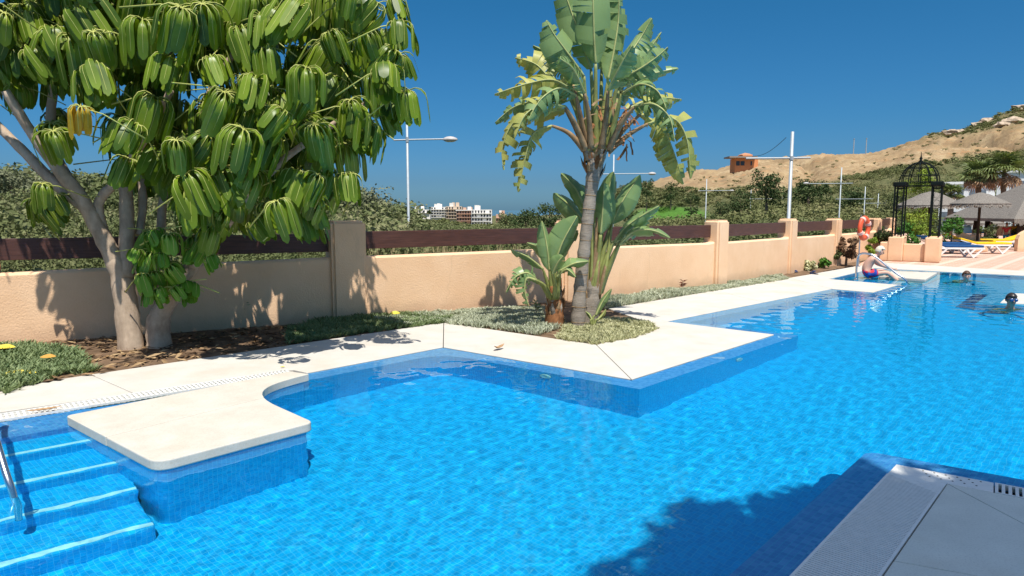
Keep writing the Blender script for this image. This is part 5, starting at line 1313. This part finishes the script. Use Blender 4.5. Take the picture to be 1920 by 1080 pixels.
FFR = [fan_frond(s).mesh('frond', (M_FP,)) for s in range(3)]; FFD = fan_frond(9).mesh('frond', (M_FPD,))
def fan_palm(px, D, cy, sc, label, seed):
    r = random.Random(seed); x = (px - 960) / FPX * D; zc = AT(px, cy, D).z; t = empty('fan_palm', (x, D, 0), 0, label, 'palm', 'fan palms by the white villa')
    MB().tube([(0, 0, -.2), (.05, 0, zc * .5), (0, 0, zc)], [.2, .16, .14], 10).build('trunk', M_TRK, t, smooth=True)
    for k in range(40):
        el = r.uniform(-.9, 1.2); o = obj('frond', FFR[k % 3] if el > -.45 else FFD, None, t); o.location = (0, 0, zc); o.rotation_euler = Euler((r.uniform(-.4, .4), -el, r.random() * 6.283)); s = sc * r.uniform(.85, 1.15); o.scale = (s, s, s)
fan_palm(1826, 46, 332, 1.3, 'bushy fan palm left of its taller neighbour', 1); fan_palm(1872, 45, 324, 1.35, 'taller fan palm before the white wall at right', 2); fan_palm(1776, 40, 366, .75, 'small fan palm just right of the gazebo dome', 3)
# ---- terrace shrubs
M_BG = scrub_mat('bright_shrub_leaf', [(.03, .09, .015), (.06, .16, .025), (.11, .24, .04)], 1.5); M_BY = scrub_mat('lime_shrub_leaf', [(.10, .16, .02), (.19, .27, .035), (.30, .36, .06)], 1.5); M_BD = scrub_mat('garden_shrub_leaf', [(.03, .055, .02), (.07, .10, .035), (.15, .17, .07)], 1.5); M_CR = scrub_mat('bronze_shrub_leaf', [(.05, .025, .015), (.14, .075, .04), (.26, .17, .10)], 3)
def shrub(px, py, top, wpx, label, mat, seed, D=None, n=1100, name='shrub', leaf=.05):
    x, y = V2(px, py) if D is None else ((px - 960) / FPX * D, D); H_ = AT(px, top, y).z; R_ = wpx / 2 / FPX * y; t = empty(name, (x, y, 0), 0, label, 'shrub')
    MB().tube([(0, 0, 0), (.02, 0, H_ * .6)], [.04, .02], 6).build('stem', M_TRK, t)
    co = leaf_cloud(n, R_, H_, leaf, seed, 16, .45); obj('foliage', quads_np('foliage', co, np.arange(4 * n).reshape(n, 4)), mat, t)
shrub(1782, 486, 394, 46, 'bright green rounded shrub right of the gazebo', M_BG, 1, 27); shrub(1716, 480, 396, 44, 'lime green leafy plant seen between the gazebo posts', M_BY, 2, 27)
shrub(1656, 484, 424, 42, 'flecked green shrub at the wall end left of the gazebo', M_BD, 3); shrub(1586, 497, 440, 40, 'bronze dried shrub against the wall below the life ring', M_CR, 4); shrub(1567, 497, 455, 24, 'small green shrub at the wall left of the bronze one', M_BD, 5)
shrub(1632, 490, 440, 20, 'slim green shrub behind the life ring post', M_BY, 6); shrub(1518, 507, 487, 26, 'yellowish low shrub at the wall foot', M_GCY, 7, None, 500); shrub(1545, 503, 484, 24, 'small green shrub right of the yellowish low one', M_BG, 8, None, 500)
shrub(1846, 470, 418, 40, 'spiky dark plant behind the dark parasol post', M_BD, 9, 32); shrub(1908, 470, 410, 50, 'olive leafy plant under the bar roof edge', M_BD, 10, 34); shrub(1740, 470, 390, 50, 'lime green plant behind the right gazebo pedestal', M_BY, 11, 29)
shrub(1718, 480, 296, 66, 'tall lime green leafy plant filling the gazebo dome from behind', M_BY, 14, 33, 2600); shrub(1700, 480, 410, 40, 'fresh green plant behind the left gazebo pedestal', M_BG, 12, 26); shrub(1945, 468, 425, 60, 'green shrub at the right edge beside the bar', M_BG, 13, 31)
# curved peach walls
def curved_wall(px, py, h0, h1, L, rz, label, D=None):
    x, y = V2(px, py) if D is None else ((px - 960) / FPX * D, D); t = empty('planter_wall', (x, y, 0), rz, label, 'wall'); n = 14; vs = []
    for i in range(n + 1):
        u = i / n; z = h1 + (h0 - h1) * (1 - math.sqrt(max(0, 1 - (1 - u) ** 2))); xx = -L / 2 + L * u
        vs += [(xx, -.1, 0), (xx, -.1, z), (xx, .1, z), (xx, .1, 0)]
    MB().add(vs, [(i * 4 + k, i * 4 + k + 1, i * 4 + 5 + k, i * 4 + 4 + k) for i in range(n) for k in range(3)] + [(0, 3, 2, 1), (n * 4, n * 4 + 1, n * 4 + 2, n * 4 + 3)]).build('wall_body', M_STUCCO, t)
    MB().box((L / 2 + .1, 0, h1 / 2 + .04), (.24, .26, h1 + .08)).build('end_post', M_STUCCO, t, bevel=.03)
curved_wall(1808, 478, 1.05, .62, .7, 0, 'curved peach planter wall behind the loungers', 29); curved_wall(1925, 478, .5, .95, .9, 0, 'curved peach wall at the right edge below the bar', 28)
o = MB().prism(rounded([(-.3, -.3), (.3, -.3), (.3, .3), (-.3, .3)], .08), 0, .42).build('parasol_plinth', M_STUCCO, None, bevel=.03); o.location = ((1831 - 960) / FPX * 28, 28, 0); tag(o, 'low peach plinth at the foot of the dark parasol post', 'plinth')
# ---- sun loungers
M_WHF = plain('white_lounger_frame', (.75, .75, .73), .4, .5, var=.05); M_YC = plain('yellow_cushion', (.78, .46, .02), .8, .2, var=.1); M_BC = plain('blue_cushion', (.012, .06, .17), .8, .2, var=.15); M_YG = plain('lime_towel', (.55, .62, .10), .8, .2, var=.1)
def lounger(px, py, rz, cush, label, back=.45, flip=1, D=None):
    x, y = V2(px, py) if D is None else ((px - 960) / FPX * D, D); t = empty('sun_lounger', (x, y, 0), rz, label, 'sun lounger', 'sun loungers on the terrace'); L = 1.9; f = flip
    for yy in (-.3, .3): MB().bar((-L / 2, yy, .33), (L / 2, yy, .33), .05, .06).build('side_rail', M_WHF, t)
    for xx in (-.62, .55):
        for yy in (-.3, .3):
            MB().bar((xx - .22 * f, yy, .32), (xx + .06, yy, .0), .05).build('leg', M_WHF, t); MB().bar((xx + .34, yy, .32), (xx + .06, yy, .03), .05).build('leg', M_WHF, t)
    c = MB(); c.box((.3 * f, 0, .40), (1.28, .58, .08)); c.build('cushion', cush, t, bevel=.025)
    d = Vector((-.62 * f, 0, back)); c0 = Vector((-.34 * f, 0, .40)); c1 = c0 + d.normalized() * .66
    MB().bar(c0, c1, .58, .08).build('back_cushion', cush, t, bevel=.025); MB().bar(c0 + Vector((0, 0, -.06)), c1 + Vector((0, 0, -.06)), .62, .03).build('back_frame', M_WHF, t)
lounger(1840, 475, R(-4), M_YC, 'yellow cushioned white sun lounger nearest, right of the gazebo', .18)
lounger(1815, 470, R(-2), M_YC, 'yellow lounger with raised back behind the nearest one', .28, 1, 28.5)
lounger(1783, 482, R(-8), M_BC, 'blue cushioned white lounger half hidden by the gazebo pedestal', .3)
lounger(1872, 468, R(-2), M_YC, 'yellow lounger under the bar side parasol', .2, -1, 29.5)
lounger(1768, 474, R(4), M_BC, 'dark blue lounger behind the right gazebo pedestal', .3, 1, 26.5)
# ---- life ring on its post
lx, ly = V2(1609, 500); lb = empty('life_ring_post', (lx, ly, 0), 0, 'slim grey post carrying the life ring by the wall', 'post')
MB().lathe([(.06, 0), (.06, .02), (.022, .03), (.022, 1.55)], 10).build('pole', M_STEEL, lb); MB().bar((0, 0, 1.5), (0, -.12, 1.5), .02).build('hook', M_STEEL, lb)
rg_ = empty('life_ring', (lx + .06, ly - .10, AT(1614, 428, ly - .1).z), R(38), 'orange life ring hanging on the post beside the wall', 'life ring')
mb = MB(); RR, rr_r = .26, .085; n1, n2 = 32, 12; vs = []
for i in range(n1):
    a = 2 * math.pi * i / n1
    for j in range(n2): b = 2 * math.pi * j / n2; vs.append(((RR + rr_r * math.cos(b)) * math.cos(a), rr_r * math.sin(b) * .7, (RR + rr_r * math.cos(b)) * math.sin(a) * 1.08))
mb.add(vs, [(i * n2 + j, ((i + 1) % n1) * n2 + j, ((i + 1) % n1) * n2 + (j + 1) % n2, i * n2 + (j + 1) % n2) for i in range(n1) for j in range(n2)]); mb.build('ring', plain('life_ring_orange', (.72, .10, .035), .5, .4, var=.08), rg_, smooth=True)
for k in range(4):
    a = k * math.pi / 2 + .5; MB().lathe([(rr_r * 1.06, -.04), (rr_r * 1.06, .04)], 12, (RR * math.cos(a), 0, RR * math.sin(a) * 1.08), rot=Vector((-math.sin(a), 0, math.cos(a))).to_track_quat('Z', 'Y').to_matrix()).build('band', plain('band_pale', (.75, .45, .38), .6), rg_)
# ---- far handrail
r0 = Vector((*V2(1605, 524), 0)); r1_ = Vector((*V2(1705, 530), 0))
dd = (r1_ - r0)
P_ = smooth_path([r0, r0 + Vector((0, 0, .5)), r0 + dd * .06 + Vector((0, 0, .63)), r0 + dd * .2 + Vector((0, 0, .64)), r0 + dd * .34 + Vector((0, 0, .58)), r0 + dd * .7 + Vector((0, 0, .25)), r0 + dd * .95 + Vector((0, 0, .03)), r0 + dd * 1.0 + Vector((0, 0, -.3))], 6)
fr = empty('handrail', r0, 0, 'steel handrail sloping into the far pool steps beside the seated man', 'handrail')
MB().tube([p - r0 for p in P_], .024, 10).build('rail', M_STEEL, fr, smooth=True); MB().lathe([(.05, 0), (.05, .01), (.03, .02)], 14).build('flange', M_STEEL, fr)
# ================================================================ PEOPLE
def skinmat(name, c):
    k = N(name); f = k.noise(k.coord(), 12, 3); cc = k.ramp(f, [(.3, tuple(x * .9 for x in c)), (.7, c)]); k.bsdf(cc, .5, .35); return k.m
M_SK1 = skinmat('fair_skin', (.68, .40, .29)); M_SK2 = skinmat('tan_skin', (.46, .25, .16))
M_HAIRW = plain('pale_hair', (.66, .58, .45), .7, .2, var=.2, scale=30); M_HAIRD = plain('dark_hair', (.025, .018, .014), .4, .4, var=.3, scale=30); M_HAIRB = plain('brown_hair', (.09, .045, .025), .5, .3, var=.3, scale=30)
def skin_body(name, J, E, mat, parent, sub=2, root=0):
    """J: list of (x,y,z,radius or (rx,ry)); E: edges"""
    me = bpy.data.meshes.new(name); me.from_pydata([j[:3] for j in J], E, []); o = obj(name, me, mat, parent)
    m = o.modifiers.new('skin', 'SKIN'); m.use_smooth_shade = True; m.branch_smoothing = .4
    for i, j in enumerate(J):
        r = j[3]; me.skin_vertices[0].data[i].radius = r if isinstance(r, tuple) else (r, r)
    me.skin_vertices[0].data[root].use_root = True
    s = o.modifiers.new('subd', 'SUBSURF'); s.levels = sub; s.render_levels = sub; return o
def hand_joints(J, E, w, d, side, s=1.0, curl=.3):
    """palm and five fingers as short chains rooted in the wrist joint w; d direction, side = thumb side"""
    d = d.normalized(); side = side.normalized(); up = d.cross(side)
    base = Vector(J[w][:3]); J.append((*(base + d * .045 * s), .030 * s)); pi = len(J) - 1; E.append((w, pi))
    for k, (off, L) in enumerate(((-.030, .060), (-.010, .075), (.010, .080), (.030, .070))):
        p0 = base + d * .085 * s + side * off * s; p1 = p0 + d * L * .5 * s - up * curl * .02; p2 = p1 + (d * .8 - up * curl).normalized() * L * .5 * s
        J.append((*p0, .010 * s)); E.append((pi, len(J) - 1)); J.append((*p1, .009 * s)); E.append((len(J) - 2, len(J) - 1)); J.append((*p2, .008 * s)); E.append((len(J) - 2, len(J) - 1))
    p0 = base + d * .03 * s + side * .045 * s; p1 = p0 + (d * .7 + side * .6).normalized() * .045 * s
    J.append((*p0, .012 * s)); E.append((pi, len(J) - 1)); J.append((*p1, .009 * s)); E.append((len(J) - 2, len(J) - 1))
def head_parts(parent, c, fwd, s, hair, skin, hair_len=.5):
    """hair cap, ears, nose, eyes, mouth set on a head centred at c looking along fwd"""
    fwd = Vector(fwd).normalized(); right = fwd.cross(Vector((0, 0, 1))).normalized(); up = right.cross(fwd); Mx = Matrix((right, fwd, up)).transposed()
    W_ = lambda v: Vector(c) + Mx @ (Vector(v) * s)
    bm = bmesh.new(); bmesh.ops.create_uvsphere(bm, u_segments=20, v_segments=14, radius=1); rr = random.Random(2)
    kill = [v for v in bm.verts if (v.co.y > .25 and v.co.z < .42) or v.co.z < -hair_len]
    bmesh.ops.delete(bm, geom=kill, context='VERTS')
    for v in bm.verts: v.co = W_((v.co.x * .083, v.co.y * .102 - .006, v.co.z * .118 + .008)) + Vector((rr.uniform(-1, 1), rr.uniform(-1, 1), rr.uniform(-1, 1))) * .003
    me = bpy.data.meshes.new('hair'); bm.to_mesh(me); bm.free(); me.polygons.foreach_set('use_smooth', [True] * len(me.polygons)); h = obj('hair', me, hair, parent); sm = h.modifiers.new('solid', 'SOLIDIFY'); sm.thickness = .012; sm.offset = 1
    def blob(nm, p, r, mt):
        m_ = MB(); m_.lathe([(.0001, -1), (.6, -.8), (1, 0), (.6, .8), (.0001, 1)], 8); m_.v = [tuple(W_((p[0] + v[0] * r[0], p[1] + v[1] * r[1], p[2] + v[2] * r[2]))) for v in m_.v]; return m_.build(nm, mt, parent, smooth=True)
    for sx in (-1, 1):
        blob('ear', (sx * .078, -.005, -.005), (.012, .02, .03), skin); blob('eye', (sx * .03, .083, .005), (.012, .008, .007), M_HAIRD); blob('eyebrow', (sx * .03, .088, .026), (.018, .006, .004), hair)
    blob('nose', (0, .098, -.018), (.011, .018, .022), skin); blob('mouth', (0, .086, -.055), (.022, .008, .006), plain('lips', (.42, .16, .12), .5))
# seated man: looks along +X of the picture, leaning forward, hands on the knees
px0 = Vector((*V2(1620, 521), 0)); man = empty('person', px0, R(-14), 'person in red and blue swim shorts sitting on the far pool step, leaning forward', 'person')
J = [(0, 0, .10, (.17, .15)), (.03, 0, .24, (.165, .135)), (.10, 0, .40, (.185, .135)), (.19, 0, .52, (.14, .11)), (.235, 0, .565, (.055, .055)), (.29, 0, .60, (.062, .06)), (.325, 0, .635, (.085, .08)), (.34, 0, .70, (.08, .075)), (.34, 0, .745, (.05, .05))]
E = [(0, 1), (1, 2), (2, 3), (3, 4), (4, 5), (5, 6), (6, 7), (7, 8)]
def chain(start, pts):
    prev = start
    for p in pts: J.append(p); E.append((prev, len(J) - 1)); prev = len(J) - 1
    return prev
for sy in (-1, 1):
    e = chain(3, [(.19, sy * .17, .49, .058), (.33, sy * .20, .34, .044), (.50, sy * .15, .28, .036), (.60, sy * .12, .25, .028)])
    hand_joints(J, E, e, Vector((1, -sy * .2, -.15)), Vector((0, -sy, 0)), 1.0)
for sy in (-1, 1):
    e = chain(0, [(.05, sy * .10, .09, .085), (.42, sy * .14, .16, .07), (.50, sy * .14, .15, .055), (.72, sy * .13, -.04, .055), (.90, sy * .13, -.20, .04), (.93, sy * .13, -.24, .04), (1.06, sy * .14, -.26, .03)])
skin_body('body', J, E, M_SK1, man)
head_parts(man, (.33, 0, .675), (.92, 0, -.38), 1.0, M_HAIRW, M_SK1)
k = N('patterned_swim_cloth'); v = k.n('TexVoronoi', feature='F1'); k.set(v, Scale=13); k.l(k.coord(), v.inputs['Vector']); k.bsdf(k.ramp(v.outputs['Color'], [(.2, (.02, .06, .30)), (.42, (.02, .10, .38)), (.5, (.55, .04, .06)), (.75, (.60, .05, .10)), (.9, (.65, .30, .40))], 'CONSTANT'), .8, .2)
J2 = [(0, 0, .10, (.195, .175)), (.02, 0, .21, (.18, .15)), (.06, -.10, .10, .11), (.30, -.14, .15, .10), (.06, .10, .10, .11), (.30, .14, .15, .10)]
skin_body('swim_shorts', J2, [(0, 1), (0, 2), (2, 3), (0, 4), (4, 5)], k.m, man)
# swimmer far off: head above the water, shoulders just under it
def swimmer(px, py, label, fwd, hair, skin, s=1.0, lift=0.0, goggles=False):
    x, y = V2(px, py); t = empty('person', (x, y, -.02 + lift), math.atan2(fwd[1], fwd[0]) - math.pi / 2, label, 'person', 'people in the pool')
    J = [(0, -.10, -.55, (.13, .10)), (0, -.06, -.30, (.15, .10)), (0, -.03, -.10, (.16, .09)), (0, 0, -.01, (.058, .058)), (0, .02, .06, (.06, .065)), (0, .035, .11, (.078, .088)), (0, .03, .18, (.076, .085)), (0, .025, .225, (.05, .055))]
    E = [(0, 1), (1, 2), (2, 3), (3, 4), (4, 5), (5, 6), (6, 7)]
    for sx in (-1, 1):
        p = 2
        for q in ((sx * .17, -.02, -.09, .055), (sx * .30, .10, -.16, .044), (sx * .28, .34, -.12, .034), (sx * .26, .40, -.11, .028)): J.append(q); E.append((p, len(J) - 1)); p = len(J) - 1
        hand_joints(J, E, p, Vector((-sx * .1, 1, 0)), Vector((-sx, 0, 0)), 1.0)
        p = 0
        for q in ((sx * .09, -.20, -.62, .08), (sx * .11, -.35, -.80, .06), (sx * .11, -.55, -.84, .04)): J.append(q); E.append((p, len(J) - 1)); p = len(J) - 1
    for o_ in (skin_body('body', J, E, skin, t),): o_.cycles.is_caustics_receiver = True
    head_parts(t, (0, .03, .135), (0, 1, 0), 1.0, hair, skin, .35)
    t.scale = (s, s, s)
    if goggles:
        mb = MB()
        for sx in (-1, 1): mb.lathe([(.03, 0), (.034, .01), (.028, .026), (.0001, .03)], 12, (sx * .034, .113, .145), rot=Vector((0, 1, 0)).to_track_quat('Z', 'Y').to_matrix())
        mb.build('goggle_lens', plain('goggle_blue', (.02, .07, .20), .15, .6), t, smooth=True)
        MB().tube([(.092 * math.cos(a), .02 + .108 * math.sin(a), .150) for a in [i / 24 * 6.283 for i in range(25)]], .009, 6, cap=False).build('goggle_strap', plain('goggle_strap_dark', (.02, .03, .05), .6), t)
    return t
swimmer(1811, 524, 'person with brown hair swimming near the far pool edge', (-.35, -1), M_HAIRB, M_SK1, 1.0, -.03)
swimmer(1894, 577, 'person with dark hair and swim goggles before the small deck island', (-.25, -1), M_HAIRD, M_SK2, .95, .03, True)
# people under the bar, standing
def stander(px, D, label, shirt, shorts, rz):
    x = (px - 960) / FPX * D; t = empty('person', (x, D, 0), rz, label, 'person', 'people under the bar roof'); t.scale = (.64, .64, .64)
    J = [(0, 0, .92, (.15, .11)), (0, 0, 1.12, (.14, .10)), (0, 0, 1.34, (.17, .11)), (0, 0, 1.46, (.06, .06)), (0, .01, 1.54, (.065, .07)), (0, .015, 1.62, (.078, .09)), (0, .01, 1.70, (.05, .06))]
    E = [(i, i + 1) for i in range(6)]
    for sx in (-1, 1):
        p = 2
        for q in ((sx * .19, 0, 1.38, .055), (sx * .23, -.02, 1.12, .042), (sx * .24, .08, .90, .032)): J.append(q); E.append((p, len(J) - 1)); p = len(J) - 1
        hand_joints(J, E, p, Vector((0, .2, -1)), Vector((-sx * .3, 1, 0)), 1.0)
        p = 0
        for q in ((sx * .09, 0, .84, .085), (sx * .10, .02, .48, .06), (sx * .10, -.01, .08, .042), (sx * .10, .12, .035, .035)): J.append(q); E.append((p, len(J) - 1)); p = len(J) - 1
    skin_body('body', J, E, M_SK2, t); head_parts(t, (0, .012, 1.62), (0, 1, 0), 1.0, M_HAIRB, M_SK2)
    skin_body('shirt', [(0, 0, .95, (.165, .125)), (0, 0, 1.15, (.16, .12)), (0, 0, 1.36, (.19, .125)), (.2, 0, 1.37, .07), (-.2, 0, 1.37, .07), (.225, -.01, 1.22, .06), (-.225, -.01, 1.22, .06)], [(0, 1), (1, 2), (2, 3), (2, 4), (3, 5), (4, 6)], shirt, t)
    skin_body('shorts', [(0, 0, .92, (.17, .13)), (.09, 0, .82, .10), (.10, .01, .58, .085), (-.09, 0, .82, .10), (-.10, .01, .58, .085)], [(0, 1), (1, 2), (0, 3), (3, 4)], shorts, t)
C_ = lambda n, c: plain(n, c, .8, .2)
stander(1855, 32.5, 'person in a blue shirt standing left of the bar posts', C_('blue_shirt', (.03, .18, .50)), C_('pale_shorts', (.6, .6, .58)), .4); stander(1884, 31.8, 'person in a red shirt standing between the dark bar posts', C_('red_shirt', (.60, .06, .06)), C_('teal_shorts', (.03, .32, .40)), 2.4)
stander(1897, 34, 'person in a yellow shirt standing farther under the bar', C_('yellow_shirt', (.75, .42, .05)), C_('blue_shorts', (.04, .12, .4)), 3.0)
# ---- unseen tree added over the camera's right shoulder to shade the near deck
sh = empty('added_shade_tree', (5.2, -2.4, 0), 0, 'unseen leafy tree added to shade the near deck corner', 'tree')
P_, rr = limb([(0, 0, 0), (.1, .1, 2.5), (-.3, .4, 5), (-1.0, 1.0, 7.0), (-1.4, 1.4, 8.6)], [.22, .18, .15, .11, .06]); MB().tube(P_, rr, 10).build('trunk', M_BARK, sh, smooth=True)
co = np.concatenate([leaf_cloud(2600, 1.9, 1.9, .15, 91, 24, .3) + [-1.0, 1.5, 7.2], leaf_cloud(1500, 1.35, 1.4, .15, 92, 16, .3) + [-2.4, 1.6, 7.4], leaf_cloud(1500, 1.5, 1.2, .15, 93, 14, .3) + [-2.6, .2, 7.3], leaf_cloud(900, 1.1, 1.2, .15, 94, 14, .3) + [.6, 1.0, 7.3], leaf_cloud(900, .85, 1.0, .15, 95, 12, .3) + [-2.45, 2.5, 7.4]])
n = len(co) // 4; obj('crown', quads_np('crown', co, np.arange(4 * n).reshape(n, 4)), M_SL, sh)
